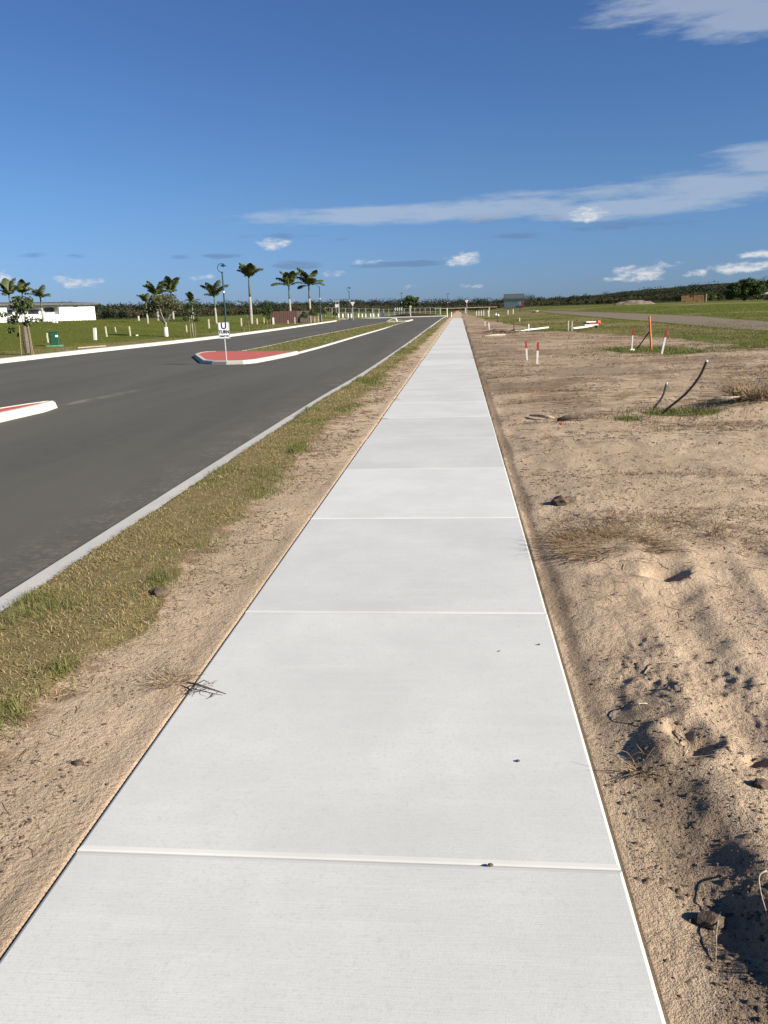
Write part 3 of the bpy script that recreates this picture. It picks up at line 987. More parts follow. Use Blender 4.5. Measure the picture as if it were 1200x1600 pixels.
# matted brown clumps of dead grass over the lot, further away
n = 15000
cyy = np.exp(RNG.uniform(math.log(4.2), math.log(70), n))
cxx = .7 + RNG.uniform(0, 1, n) * (.42 * cyy + .4)
keep = RNG.random(n) < sst(-.02, .38, fbm(cxx * .6, cyy * 1.6, .9, 4, 121))
cxx, cyy = cxx[keep], cyy[keep]
kx = np.repeat(cxx, 9) + RNG.normal(0, .06, len(cxx) * 9) * np.repeat(np.clip(cyy / 7, 1, 5), 9)
ky = np.repeat(cyy, 9) + RNG.normal(0, .03, len(cxx) * 9) * np.repeat(np.clip(cyy / 7, 1, 5), 9)
n = len(kx)
fk = np.clip(ky / 7, 1, 6)
blades('dead_grass_litter', kx, ky, RNG.uniform(.03, .09, n) * fk ** .45, RNG.uniform(.003, .006, n) * fk ** .85, RNG.uniform(1.25, 1.6, n), M['deadgrass'], RNG.uniform(0, 1, n),
       'matted brown dead grass strewn over the sandy lot')


def tussock(name, label, cat, x, y, R, H, n, mt, lean=(.2, 1.3), curl=.5, wd=(.0015, .003)):
    r_ = R * np.sqrt(RNG.random(n)) * .55
    th = RNG.uniform(0, 2 * PI, n)
    hx, hy = r_ * np.cos(th), r_ * np.sin(th)
    K = 5
    hh = RNG.uniform(.5, 1, n) * H
    l0 = RNG.uniform(lean[0], lean[1], n)
    q0 = th + RNG.normal(0, .8, n)
    px, py, pz = np.zeros((n, K)), np.zeros((n, K)), np.zeros((n, K))
    px[:, 0], py[:, 0] = hx, hy
    for i in range(1, K):
        l = l0 + curl * (i - 1) * RNG.uniform(.3, 1.1, n)
        q0 = q0 + RNG.normal(0, .35, n)
        sgm = hh / (K - 1)
        px[:, i] = px[:, i - 1] + np.cos(q0) * np.sin(l) * sgm
        py[:, i] = py[:, i - 1] + np.sin(q0) * np.sin(l) * sgm
        pz[:, i] = np.maximum(pz[:, i - 1] + np.cos(l) * sgm, .004)
    w_ = RNG.uniform(wd[0], wd[1], n)
    co = np.empty((n, K, 3, 3))
    for kk in range(3):
        a = 2 * PI * kk / 3
        tp = np.linspace(1, .45, K)[None]
        co[:, :, kk, 0] = px + math.cos(a) * w_[:, None] * tp
        co[:, :, kk, 1] = py + math.sin(a) * w_[:, None] * tp
        co[:, :, kk, 2] = pz + math.sin(a + 1) * w_[:, None] * tp * .6
    f = []
    for i in range(K - 1):
        for kk in range(3):
            l = (kk + 1) % 3
            f.append((i * 3 + kk, i * 3 + l, i * 3 + 3 + l, i * 3 + 3 + kk))
    fq = (np.arange(n)[:, None, None] * (K * 3) + np.array(f)[None]).reshape(-1, 4)
    ob = link(name, np_mesh(name, co.reshape(-1, 3), fq, mt, np.repeat(RNG.uniform(0, 1, n), K * 3)), None, (x, y, gz(x, y) - .005))
    return tag(ob, label, cat)


tussock('dead_tussock', 'bleached dry grass tussock at the lower right edge beside the path', 'plant', 1.00, 1.62, .10, .15, 380, M['straw'], (.1, 1.1), .5, (.0008, .0018))
tussock('dead_shrub', 'flattened brown dead shrub lying on the sand by the burrow', 'plant', .98, 5.22, .62, .26, 620, M['deadgrass'], (1.2, 1.56), .06, (.0016, .0034))
tussock('root_tangle', 'tangle of pale dry roots left of the footprint hollow', 'plant', .63, 2.56, .07, .13, 70, M['straw'], (.7, 1.4), .3, (.0009, .0018))
tussock('grass_tuft', 'straw coloured tuft on the sand just left of the twig on the path', 'plant', -1.32, 3.22, .14, .14, 110, M['straw'], (.7, 1.4), .2, (.0009, .0018))
tussock('brush_pile', 'grey brown brush heaped right of the long black pipe', 'plant', 4.35, 12.3, .55, .42, 420, M['deadgrass'], (.2, 1.4), .3, (.004, .008))
tussock('weed_stalk', 'spindly bare weed on the sand right of the burrow', 'plant', 1.75, 5.55, .05, .24, 16, M['deadgrass'], (.1, .8), .2, (.0015, .0028))

# twig on the path
t_ = thing('twig', 'small branching dead twig lying across the left path edge', 'twig', (-1.17, 3.12, .006))
mb = MB()
mb.tube([(-.05, .03, .012), (.0, .0, .022), (.05, -.02, .016), (.115, -.045, .010), (.15, -.055, .004)], [.004, .005, .0045, .003, .002], 5)
mb.tube([(.115, -.045, .01), (.10, -.075, .004), (.085, -.09, .002)], [.0025, .0018, .0012], 4)
mb.tube([(.0, .0, .02), (.03, .02, .03), (.06, .015, .018)], [.003, .0025, .0015], 4)
mb.tube([(.02, -.005, .018), (.0, -.04, .012), (-.02, -.07, .003)], [.003, .002, .0012], 4)
mb.build('stem', M['stick'], t_)
mb = MB()
rg = random.Random(3)
for _ in range(26):
    c_ = Vector((rg.uniform(-.02, .08), rg.uniform(-.05, .02), rg.uniform(.004, .02)))
    d_ = Vector((rg.uniform(-1, 1), rg.uniform(-1, 1), rg.uniform(-.2, .3))).normalized() * rg.uniform(.02, .045)
    mb.tube([c_, c_ + d_ * .5 + Vector((0, 0, .004)), c_ + d_], [.0016, .0013, .0008], 3)
mb.build('dry_leaves', M['stick'], t_)

for i, (px, py, s_, lb) in enumerate([(.20, 2.60, .007, 'small dark pebble alone on the second nearest path slab'), (.08, 2.035, .008, 'dark pebble sitting in the nearest path joint'),
                                      (.375, 3.64, .006, 'dark pebble near the right edge of the path beyond the lone pebble'), (.18, 3.56, .0045, 'tiny grey pebble on the slab just left of the edge pebble')]):
    mb = MB().blob((0, 0, 0), s_, (1.2, .9, .6), .2, 1, i)
    tag(link('pebble', mb.mesh('pebble', M['pebble'], True), None, (px, py, s_ * .45)), lb, 'pebble')

# clods
for i, (px, py, s_, lb) in enumerate([(.82, 6.46, .065, 'dark brown double soil clod on smooth sand beside the path'), (-1.43, 2.53, .018, 'dark soil lump in the sand left of the nearest slab'),
                                      (.66, 1.86, .030, 'grey brown clod casting a shadow at the foot of the ridge'), (-1.80, 4.35, .05, 'sandy clod at the edge of the verge grass'),
                                      (.98, 2.42, .025, 'dark clod just below the slit hole on the right')]):
    mb = MB().blob((0, 0, 0), s_, (1.15, .9, .7), .22, 2, 20 + i)
    if i == 0:
        mb.blob((.07, .03, -.005), s_ * .75, (1.1, .9, .8), .25, 2, 44)
    tag(link('soil_clod', mb.mesh('soil_clod', M['clod']), None, (px, py, gz(px, py) + s_ * .3)), lb, 'clod')

# loose curved stalks near the ridge
for i, (pts, lb) in enumerate([([(.74, 2.98, 0), (.70, 2.95, .035), (.70, 2.87, .05), (.73, 2.80, .0)], 'pale curved root arching over the sand above the hollow'),
                               ([(.80, 2.80, .0), (.83, 2.72, .05), (.81, 2.64, .055), (.78, 2.59, .0)], 'pale curved root hanging inside the footprint hollow'),
                               ([(.70, 1.90, .0), (.68, 1.86, .035), (.655, 1.80, .045), (.63, 1.72, .0)], 'bent pale stalk standing at the foot of the shaded ridge'),
                               ([(.84, 1.98, .02), (.81, 1.95, .06), (.79, 1.88, .05), (.785, 1.80, .0)], 'pale stalk drooping down the shaded side of the ridge'),
                               ([(.80, 3.30, .0), (.84, 3.34, .02), (.90, 3.37, .02), (.97, 3.39, .0)], 'straight pale stick lying on the sand above the hollow')]):
    pts = [(a, b, gz(a, b) + c_ * .45 + .003) for a, b, c_ in pts]
    p_ = [Vector(q) for q in pts]
    fine = []
    for k_ in range(len(p_) - 1):
        a0, a1, a2, a3 = p_[max(k_ - 1, 0)], p_[k_], p_[k_ + 1], p_[min(k_ + 2, len(p_) - 1)]
        for q in (0, .2, .4, .6, .8):
            fine.append(.5 * (2 * a1 + (a2 - a0) * q + (2 * a0 - 5 * a1 + 4 * a2 - a3) * q * q + (3 * a1 - a0 - 3 * a2 + a3) * q ** 3))
    fine.append(p_[-1])
    mb = MB().tube(fine, [.0026 - .0012 * k_ / len(fine) for k_ in range(len(fine))], 5)
    tag(mb.build('root_stalk', M['palestick'], None, True), lb, 'root')

# bleached stick and dark log pieces on the lot
def stick(name, lb, pts, r, mt, cat='stick'):
    pts = [(a, b, gz(a, b) + c_) for a, b, c_ in pts]
    tag(MB().tube(pts, r, 6).build(name, mt, None, True), lb, cat)


stick('broken_branch', 'short bleached broken branch on the sand left of the dark log', [(1.02, 11.75, .03), (1.12, 11.6, .05), (1.22, 11.5, .05), (1.33, 11.45, .03)], [.012, .022, .028, .015], M['palestick'], 'branch')
stick('dark_log', 'dark rotted log lying on the sand near the orange flag', [(1.36, 11.3, .02), (1.48, 11.3, .05), (1.62, 11.33, .05), (1.84, 11.4, .03)], [.02, .035, .03, .012], M['stick'], 'log')
stick('pale_board', 'pale bleached stick in the green grass by the pipes', [(3.62, 12.1, .10), (3.8, 12.05, .11), (4.05, 12.02, .10)], [.02, .03, .012], M['palestick'])
t_ = thing('marker_flag', 'small orange marker flag stuck in the sand', 'flag', (1.32, 10.75, gz(1.32, 10.75)))
MB().tube([(0, 0, -.02), (0, 0, .08)], .003, 5).build('wire', M['darkmetal'], t_)
MB().add([(0.002, 0, .03), (.035, .01, .035), (.032, -.01, .075), (.002, 0, .08), (.02, .012, .055)], [(0, 1, 4), (1, 2, 4), (2, 3, 4), (3, 0, 4)]).build('flag', M['orange'], t_)

# ------------------------------------------------------------------ pipes, pegs and bits on the lot
def arc_pipe(name, lb, pts, r, mt, capmt=None):
    x0, y0 = pts[0][0], pts[0][1]
    g = gz(x0, y0)
    o = thing(name, lb, 'pipe', (x0, y0, g))
    p = [Vector((a - x0, b - y0, c_)) for a, b, c_ in pts]
    fine = []
    for i in range(len(p) - 1):
        p0, p1, p2, p3 = p[max(i - 1, 0)], p[i], p[i + 1], p[min(i + 2, len(p) - 1)]
        for q in np.linspace(0, 1, 6, endpoint=False):
            fine.append(.5 * (2 * p1 + (p2 - p0) * q + (2 * p0 - 5 * p1 + 4 * p2 - p3) * q * q + (3 * p1 - p0 - 3 * p2 + p3) * q ** 3))
    fine.append(p[-1])
    MB().tube(fine, r, 10).build('pipe_body', mt, o, True)
    d = (fine[-1] - fine[-2]).normalized()
    MB().tube([fine[-1] - d * .012, fine[-1] + d * .012], r * 1.1, 10).build('pipe_end', capmt or M['white'], o)
    return o, fine[-1]


o_, e_ = arc_pipe('black_pipe', 'long black polythene pipe curving up out of the green grass', [(2.83, 11.72, -.05), (2.98, 11.70, .10), (3.20, 11.68, .30), (3.36, 11.66, .53), (3.44, 11.64, .75)], .017, M['black'])
MB().tube([e_, e_ + Vector((.05, -.01, -.02)), e_ + Vector((.10, -.02, -.06))], .004, 5).build('cord', M['palestick'], o_)
arc_pipe('grey_pipe', 'short dusty grey pipe bent up behind the long black pipe', [(2.86, 12.25, -.05), (2.93, 12.22, .08), (3.01, 12.2, .22), (3.05, 12.19, .40)], .015, M['greypipe'])


def peg(name, lb, x, y, H, wd=.045, lean=(0, 0), red=0.0, mt='cream', group=None, cat='peg', z=None):
    """square timber peg, painted top when red > 0"""
    g = gz(x, y) if z is None else z
    o = thing(name, lb, cat, (x, y, g), 0, group)
    top = Vector((lean[0] * H, lean[1] * H, H))
    k_ = 1 - red
    p0, p1 = Vector((0, 0, -.1)), top * k_
    def seg(a, b, s0, s1):
        m_ = MB()
        h0, h1 = s0 / 2, s1 / 2
        vs = [(a.x + i * h0, a.y + j * h0, a.z) for i, j in ((-1, -1), (1, -1), (1, 1), (-1, 1))] + [(b.x + i * h1, b.y + j * h1, b.z) for i, j in ((-1, -1), (1, -1), (1, 1), (-1, 1))]
        return m_.add(vs, [(3, 2, 1, 0), (4, 5, 6, 7), (0, 1, 5, 4), (1, 2, 6, 5), (2, 3, 7, 6), (3, 0, 4, 7)])
    seg(p0, p1, wd, wd).build('shaft', M[mt], o)
    if red > 0:
        seg(p1, top, wd * 1.04, wd * .9).build('painted_tip', M['redpaint'], o)
    return o


RG = 'white survey pegs with red tops on the lot'
peg('survey_peg', 'left of the two red topped white pegs near the path', 2.04, 24.68, .56, .05, (-.10, 0), .40, 'white', RG)
peg('survey_peg', 'right of the two red topped white pegs near the path', 2.19, 23.19, .60, .055, (.03, 0), .38, 'white', RG)
o_ = peg('survey_peg', 'thin white peg with dark red top left of the orange post', 5.78, 27.93, .72, .04, (.02, 0), .30, 'white', RG)
MB().blob((.0, -.02, .03), .07, (1.2, 1, .6), .3, 1, 3).build('concrete_lump', M['white'], o_)
peg('survey_peg', 'leaning white peg with bright red top right of the orange post', 6.32, 26.15, .77, .055, (.19, 0), .32, 'white', RG)
o_ = thing('orange_post', 'tall leaning orange post with a dark brace behind it', 'post', (6.54, 28.38, gz(6.54, 28.38)))
MB().tube([(0, 0, -.1), (-.13, 0, 1.14)], .034, 8).build('post', M['orange'], o_)
MB().tube([(-.34, .9, -.05), (-.10, .05, .62)], .022, 6).build('brace', M['stick'], o_)
PG = 'short white pegs beside the far part of the path'
peg('white_peg', 'small white peg right of the path behind the forked white peg', 2.34, 74.94, .52, .07, (0, 0), .22, 'white', PG)
o_ = peg('white_peg', 'forked white peg on the sand right of the far path', 2.25, 61.38, .50, .085, (-.12, 0), 0, 'white', PG)
MB().tube([(-.03, 0, .3), (-.13, 0, .56)], .03, 5).build('splinter', M['timber'], o_)
o_ = thing('steel_picket', 'thin dark steel picket standing on the sand beyond the pegs', 'picket', (4.09, 88.94, gz(4.09, 88.94)))
MB().box((0, 0, .5), (.10, .02, 1.16)).box((0, .035, .5), (.02, .05, 1.16)).build('picket', M['darkmetal'], o_)
peg('white_peg', 'tiny white peg low in the grass right of the steel picket', 6.75, 92.69, .38, .10, (0, 0), 0, 'white', PG)
# white pipes lying on the grass
o_ = thing('white_pipe', 'long white pipe lying on the grass with an upright stub', 'pipe', (3.52, 52.04, gz(3.52, 52.04)))
MB().tube([(0, 0, .08), (2.5, 4.25, .16)], .055, 8).build('pipe_body', M['white'], o_)
MB().tube([(.98, 1.9, .0), (.98, 1.9, .48)], .05, 8).build('stub', M['white'], o_)
o_ = thing('white_pipe', 'short white pipe lying under the stacked road barrier boards', 'pipe', (7.46, 54.66, gz(7.46, 54.66)))
MB().tube([(0, 0, .10), (.9, 1.2, .12), (1.66, 2.4, .18)], .065, 8).build('pipe_body', M['white'], o_)
PP = 'pair of cream pegs by the white pipe'
peg('cream_peg', 'left cream peg of the pair beside the short white pipe', 6.94, 52.9, .62, .06, (0, 0), 0, 'cream', PP)
peg('cream_peg', 'right cream peg of the pair beside the short white pipe', 7.14, 52.7, .60, .06, (0, 0), 0, 'cream', PP)
o_ = thing('barrier_boards', 'stack of red and white barrier boards on the white pipe', 'barrier', (9.15, 57.6, gz(9.15, 57.6)), .25)
for k_, (mt_, dz, dx) in enumerate((('white', .22, -.1), ('redpaint', .32, .25), ('white', .42, .05), ('darkmetal', .36, -.2))):
    MB().box((dx, .08 * k_, dz), (1.0 if k_ < 3 else .5, .35, .075), .05 * k_).build('board', M[mt_], o_)
MB().box((.5, .1, .40), (.2, .36, .2)).build('end_cap', M['orange'], o_)
for dx in (-.4, .4):
    MB().box((dx, .1, .09), (.1, .3, .26)).build('foot', M['darkmetal'], o_)
# branch debris
o_ = thing('branch_pile', 'dead branches lying left of the long white pipe', 'branches', (3.2, 51.2, gz(3.2, 51.2)))
rg = random.Random(9)
mb = MB()
for k_ in range(16):
    a_ = rg.uniform(0, PI)
    L = rg.uniform(.5, 1.5)
    c_ = (rg.uniform(-1.3, .8), rg.uniform(-.5, .5), rg.uniform(.05, .2))
    mb.tube([(c_[0] - math.cos(a_) * L / 2, c_[1] - math.sin(a_) * L / 2, c_[2] * .4), (c_[0], c_[1], c_[2] + .08), (c_[0] + math.cos(a_) * L / 2, c_[1] + math.sin(a_) * L / 2, c_[2])], [.03, .025, .01], 5)
mb.tube([(.15, 0, .1), (.2, 0, .5), (.12, 0, .85)], [.035, .025, .01], 5)
mb.tube([(.2, 0, .5), (-.1, .1, .75)], [.02, .008], 5)
mb.build('branches', M['stick'], o_)
stick('fallen_plank', 'weathered plank lying on the sand left of the branch pile', [(1.3, 45.8, .04), (1.9, 46.2, .06), (2.6, 46.9, .05)], [.06, .07, .05], M['palestick'], 'plank')

# ------------------------------------------------------------------ U turn sign
SX, SY = -8.53, 28.98
o_ = thing('road_sign', 'white U turn permitted sign on the red median nose', 'sign', (SX, SY, 0), math.radians(12))
MB().tube([(0, 0, -.05), (0, 0, 1.36)], .026, 10).build('post', M['galv'], o_)
pn = MB()
pn.box((0, -.036, 1.085), (.40, .006, .58))
pan = pn.build('sign_panel', M['signwhite'], o_)
MB().box((0, -.0405, 1.364), (.37, .003, .008)).box((0, -.0405, .806), (.37, .003, .008)).box((-.188, -.0405, 1.085), (.008, .003, .566)).box((.188, -.0405, 1.085), (.008, .003, .566)).build('border', M['signblack'], pan)


def text(body, size, loc, parent, mt, sx=1.0, off=.004):
    cu = bpy.data.curves.new('lettering', 'FONT')
    cu.body = body
    cu.size = size
    cu.align_x = 'CENTER'
    cu.align_y = 'CENTER'
    cu.extrude = .0015
    cu.offset = off
    cu.materials.append(mt)
    tmp = bpy.data.objects.new('lettering', cu)
    COL.objects.link(tmp)
    dg = bpy.context.evaluated_depsgraph_get()
    me_ = bpy.data.meshes.new_from_object(tmp.evaluated_get(dg))
    bpy.data.objects.remove(tmp)
    ob = link('lettering', me_, parent)
    ob.location = loc
    ob.rotation_euler = (PI / 2, 0, 0)
    ob.scale = (sx, 1, 1)
    return ob


text('U', .30, (0, -.042, 1.235), pan, M['signblack'], 1.0, .008)
text('TURN', .155, (0, -.042, 1.03), pan, M['signblack'], .92, .008)
text('PERMITTED', .085, (0, -.042, .88), pan, M['signblack'], .74, .003)

# ------------------------------------------------------------------ street lamps
LG = 'dark teal street lamps along the road'


def lamp_proto():
    o = thing('street_lamp', 'tallest looking street lamp, right behind the U turn sign', 'street lamp', (0, 0, 0), 0, LG)
    MB().lathe([(.16, -.1), (.16, .06), (.135, .10), (.125, 1.25), (.085, 1.34), (.07, 5.98), (.055, 6.02)], n=12).build('pole', M['teal'], o, True)
    MB().lathe([(.20, -.05), (.20, .03), (.165, .05)], n=10).build('base_plate', M['teal'], o)
    for z in (1.33, 5.95):
        MB().lathe([(.10, z - .05), (.115, z), (.10, z + .05)], n=10).build('collar', M['teal'], o)
    MB().lathe([(.092, 3.9), (.096, 3.93), (.096, 4.06), (.09, 4.09)], n=10).build('number_band', M['white'], o)
    R = .42
    pts = [(-.03 + R * math.cos(a), 0, 6.0 + R * .98 + R * math.sin(a)) for a in np.linspace(math.radians(-86), math.radians(-278), 20)]
    MB().tube(pts, .032, 8).build('crook', M['teal'], o, True)
    MB().lathe([(.33, 0), (.31, .05), (.16, .13), (.07, .20), (.04, .27)], (.16, 0, 6.58), 14).build('lamp_shade', M['teal'], o, True)
    MB().lathe([(.13, 0), (.12, -.06), (.06, -.10)], (.16, 0, 6.58), 12).build('lens', M['signwhite'], o, True)
    MB().box((.10, 0, 6.83), (.24, .05, .04)).build('bracket', M['teal'], o)
    return o


l0 = lamp_proto()
lamps = [(-24.59, 84.49, 1.0, None), (-23.95, 140.38, .99, 'street lamp on the far kerb beside the row of timber stakes'), (-23.2, 173.0, .98, 'street lamp at the corner behind the left give way sign'),
         (-17.45, 249.4, 1.0, 'distant street lamp behind the black chevron board'), (-2.93, 212, .80, 'distant street lamp right of the white road-end bollards')]
for i, (x, y, s_, lb) in enumerate(lamps):
    o_ = l0 if i == 0 else copy_tree(l0)
    o_.location = (x, y, float(zbase(x, y)) - .05)
    o_.rotation_euler = (0, 0, math.radians(15))
    o_.scale = (s_ if i else 1.0,) * 3
    if lb:
        o_['label'] = lb

# ------------------------------------------------------------------ palms
FR = []
for s_ in range(3):
    rg = random.Random(30 + s_)
    co, tr, tn = [], [], []
    N = 34
    def rach(q):
        return Vector((.30 * q ** 2.2 + .05 * q, 0, .98 * q - .22 * q ** 3.4))
    for i in range(N):
        q = .14 + .86 * i / (N - 1)
        p = rach(q)
        d = (rach(min(q + .02, 1.02)) - rach(q - .02)).normalized()
        L = .28 * math.sin(PI * (.10 + .86 * q)) ** .7
        for sd in (-1, 1):
            dirv = (d * .55 + Vector((0, sd * .85, 0)) + Vector((0, 0, -.28 - .3 * rg.random()))).normalized()
            b0 = len(co)
            wv = d * (.017 + .008 * rg.random())
            mid = p + dirv * L * .55 + Vector((0, 0, .02))
            co += [p - wv, p + wv, mid + wv * .9, mid - wv * .9, p + dirv * L + Vector((0, 0, -.07 * rg.random() - .03))]
            tr += [(b0, b0 + 1, b0 + 2), (b0, b0 + 2, b0 + 3), (b0 + 3, b0 + 2, b0 + 4)]
            tn += [rg.uniform(.0, 1)] * 5
    for i in range(8):
        q0, q1 = i / 8, (i + 1) / 8
        a, b = rach(q0), rach(q1)
        w0, w1 = .035 * (1 - q0) + .006, .035 * (1 - q1) + .006
        b0 = len(co)
        co += [a + Vector((0, -w0, 0)), a + Vector((0, w0, 0)), b + Vector((0, w1, 0)), b + Vector((0, -w1, 0))]
        tr += [(b0, b0 + 1, b0 + 2), (b0, b0 + 2, b0 + 3)]
        tn += [.6] * 4
    FR.append(np_mesh('frond', np.array([tuple(c_) for c_ in co]), np.array(tr), M['frond'], np.array(tn)))


def palm(lb, x, y, H, CW, seed, spread=.55, lean=.0, nf=10, tr_h=None):
    """royal palm: pale swollen trunk, green crownshaft, upswept fronds; H total height, CW crown width"""
    rg = random.Random(seed)
    g = float(zbase(x, y))
    o = thing('royal_palm', lb, 'palm', (x, y, g - .1), rg.uniform(0, 6), 'royal palms beyond the road')
    CH = min(CW * .92, H * .42)
    ht = H - CH * .80
    hs = ht * .60
    r0 = .020 * H + .05
    top = lambda z: (lean * z, 0, z)
    MB().tube([top(0), top(hs * .08), top(hs * .35), top(hs * .7), top(hs)], [r0 * 1.25, r0 * 1.05, r0 * 1.1, r0 * .95, r0 * .74], 10).build('trunk', M['palm'], o, True)
    MB().tube([top(hs - .02), top(hs + (ht - hs) * .2), top(hs + (ht - hs) * .7), top(ht), top(ht + CH * .12)], [r0 * .78, r0 * .80, r0 * .62, r0 * .42, r0 * .2], 9).build('crownshaft', M['shaft'], o, True)
    for i in range(nf):
        f_ = link('frond', FR[i % 3], o)
        L = CH * rg.uniform(.95, 1.32)
        til = (rg.uniform(.30, .45 + spread) if i % 3 else rg.uniform(.05, .4)) if i else 0.04
        f_.location = (lean * ht, 0, ht - .05 * CH)
        f_.rotation_euler = (0, til, i * 2.4 + rg.uniform(-.4, .4))
        f_.scale = (L, L, L)
    return o


palm('broad crowned palm at the far left behind the staked tree', -69.41, 121.58, 6.55, 3.5, 1, .75)
palm('narrow crowned palm second from left behind the white house', -70.5, 127.5, 6.5, 2.5, 2, .4)
palm('palm with pale trunk in front of the white house', -49.14, 92.79, 4.35, 2.4, 3, .65, nf=7)
palm('small dark palm half hidden left of the bushy tree', -38.33, 97.75, 3.95, 2.1, 4, .5, nf=6)
palm('palm with its crown just above the bushy tree', -42.47, 112.23, 5.35, 2.4, 5, .6)
palm('V crowned palm right of the bushy tree', -43.85, 122.38, 6.2, 3.2, 6, .7, lean=.02)
palm('low palm standing behind the twin staked sapling', -42.62, 128.1, 4.25, 3.0, 7, 1.0)
palm('palm just left of the tallest looking street lamp', -33.40, 110.04, 5.6, 2.7, 8, .65)
palm('tall palm with thick brush like crown between lamp and brown fence', -29.54, 114.24, 8.4, 2.6, 9, .5, nf=12, lean=-.015)
palm('left palm of the tall pair behind the brown fence', -35.73, 171.31, 9.7, 4.1, 10, .62)
palm('right palm of the tall pair behind the brown fence', -33.42, 181.96, 10.7, 4.8, 11, .8)


# ------------------------------------------------------------------ broadleaf trees
def leaf_cloud(blobs, n, size, seed, shape=.55):
    """many leaf quads spread through blobs (cx, cy, cz, rx, ry, rz)"""
    rg = np.random.default_rng(seed)
    vol = np.array([b[3] * b[4] * b[5] for b in blobs]) ** .75
    pick = rg.choice(len(blobs), n, p=vol / vol.sum())
    B = np.array(blobs)[pick]
    d = rg.normal(size=(n, 3))
    d /= np.linalg.norm(d, axis=1)[:, None]
    rr = rg.random(n) ** (1 / 3) * (.75 + .25 * rg.random(n))
    rr = np.maximum(rr, shape * rg.random(n))
    c = B[:, :3] + d * rr[:, None] * B[:, 3:6]
    u = rg.normal(size=(n, 3))
    u /= np.linalg.norm(u, axis=1)[:, None]
    v = np.cross(u, rg.normal(size=(n, 3)))
    v /= np.linalg.norm(v, axis=1)[:, None]
    s = size * rg.uniform(.6, 1.3, n)[:, None]
    co = np.stack([c - u * s, c + v * s * .45, c + u * s, c - v * s * .45], 1).reshape(-1, 3)
    b = np.arange(n)[:, None] * 4
    tr = np.concatenate([b + np.array([[0, 1, 2]]), b + np.array([[0, 2, 3]])], 0)
    bl = rg.random(len(blobs))[pick]
    tint = np.clip(.6 * bl + .4 * rg.random(n), 0, 1)
    return co, tr, np.repeat(tint, 4)


def crown(o, blobs, n, size, seed, mt, name='crown'):
    co, tr, tn = leaf_cloud(blobs, n, size, seed)
    return link(name, np_mesh(name, co, tr, M[mt], tn), o)


def limbs(o, base_r, H, tips, name='trunk', mt='bark', bend=.1, seed=0):
    rg = random.Random(seed)
    mb = MB()
    mb.tube([(0, 0, -.1), (rg.uniform(-bend, bend) * .3, 0, H * .5), (rg.uniform(-bend, bend), rg.uniform(-bend, bend), H)], [base_r * 1.2, base_r, base_r * .75], 8)
    for tx, ty, tz in tips:
        mb.tube([(0, 0, H * rg.uniform(.75, .98)), (tx * .5, ty * .5, H + (tz - H) * .4), (tx, ty, tz)], [base_r * .6, base_r * .4, base_r * .12], 6)
    return mb.build(name, M[mt], o, True)


# staked tree by the far kerb at the left
o_ = thing('staked_tree', 'leggy young tree wrapped and staked beside the far kerb', 'tree', (-21.68, 39.04, .02))
limbs(o_, .045, 1.6, [(.3, 0, 2.6), (-.35, .1, 2.5), (.1, .1, 2.8), (-.9, 0, 1.9), (.7, 0, 1.75), (-.6, -.2, 1.25)], seed=1)
crown(o_, [(-.15, 0, 2.65, .42, .4, .26), (.28, .1, 2.55, .30, .35, .35), (-.45, .1, 2.35, .25, .3, .2), (-1.05, 0, 1.98, .25, .25, .16), (-.62, 0, 1.72, .32, .3, .26), (-.7, -.1, 1.22, .22, .22, .2),
           (-.35, 0, 1.9, .2, .2, .2), (.32, 0, 1.72, .22, .25, .18), (.72, .1, 1.66, .25, .25, .16), (-.45, .1, .95, .12, .12, .12), (.15, 0, 1.5, .3, .2, .15), (0, 0, 2.2, .4, .35, .3)], 1000, .09, 5, 'leaf')
for dx, dy in ((-.22, -.15), (.24, -.12), (.0, .25)):
    MB().tube([(dx * 1.35, dy * 1.2, -.1), (dx, dy, 1.42)], .028, 6).build('timber_stake', M['timber'], o_)
MB().lathe([(.17, .05), (.20, .5), (.19, 1.0), (.15, 1.38)], n=9).build('wrap', M['sack'], o_)
# bushy tree with white guard
o_ = thing('bushy_tree', 'round bushy olive tree with a white trunk guard', 'tree', (-24.1, 65.2, .10))
limbs(o_, .07, 1.0, [(.6, 0, 1.9), (-.7, 0, 2.1), (.25, .3, 2.6), (-.3, -.3, 2.6), (1.0, 0, 2.4), (-1.0, .1, 1.9)], mt='palm', seed=2)
crown(o_, [(0, 0, 2.45, .8, .8, .55), (-.75, 0, 2.15, .6, .6, .5), (.8, 0, 2.2, .65, .6, .55), (.3, .3, 2.75, .7, .6, .35), (-.4, -.3, 2.7, .6, .5, .35), (1.15, .1, 1.9, .4, .4, .3), (-1.1, 0, 1.8, .35, .4, .3)], 2400, .085, 6, 'olive')
MB().lathe([(.15, 0), (.16, .3), (.15, .66)], n=9).build('trunk_guard', M['white'], o_)
o_.scale = (1.15, 1.15, 1.13)
# twin staked sapling
o_ = thing('staked_sapling', 'sparse young tree on two stakes right of the bushy tree', 'tree', (-21.87, 65.35, .03))
limbs(o_, .045, 1.7, [(.2, 0, 2.7), (-.3, .1, 2.4), (.4, 0, 1.8), (-.45, 0, 1.5)], seed=3, mt='palm')
crown(o_, [(0, 0, 2.55, .36, .3, .28), (-.3, 0, 2.2, .25, .25, .22), (.28, 0, 2.05, .24, .25, .22), (-.45, 0, 1.45, .3, .25, .28), (.45, 0, 1.4, .32, .25, .3), (0, .1, 1.75, .3, .2, .25)], 520, .085, 7, 'leaf')
for dx in (-.2, .2):
    MB().tube([(dx, 0, -.1), (dx, 0, 1.35)], .03, 6).build('timber_stake', M['timber'], o_)
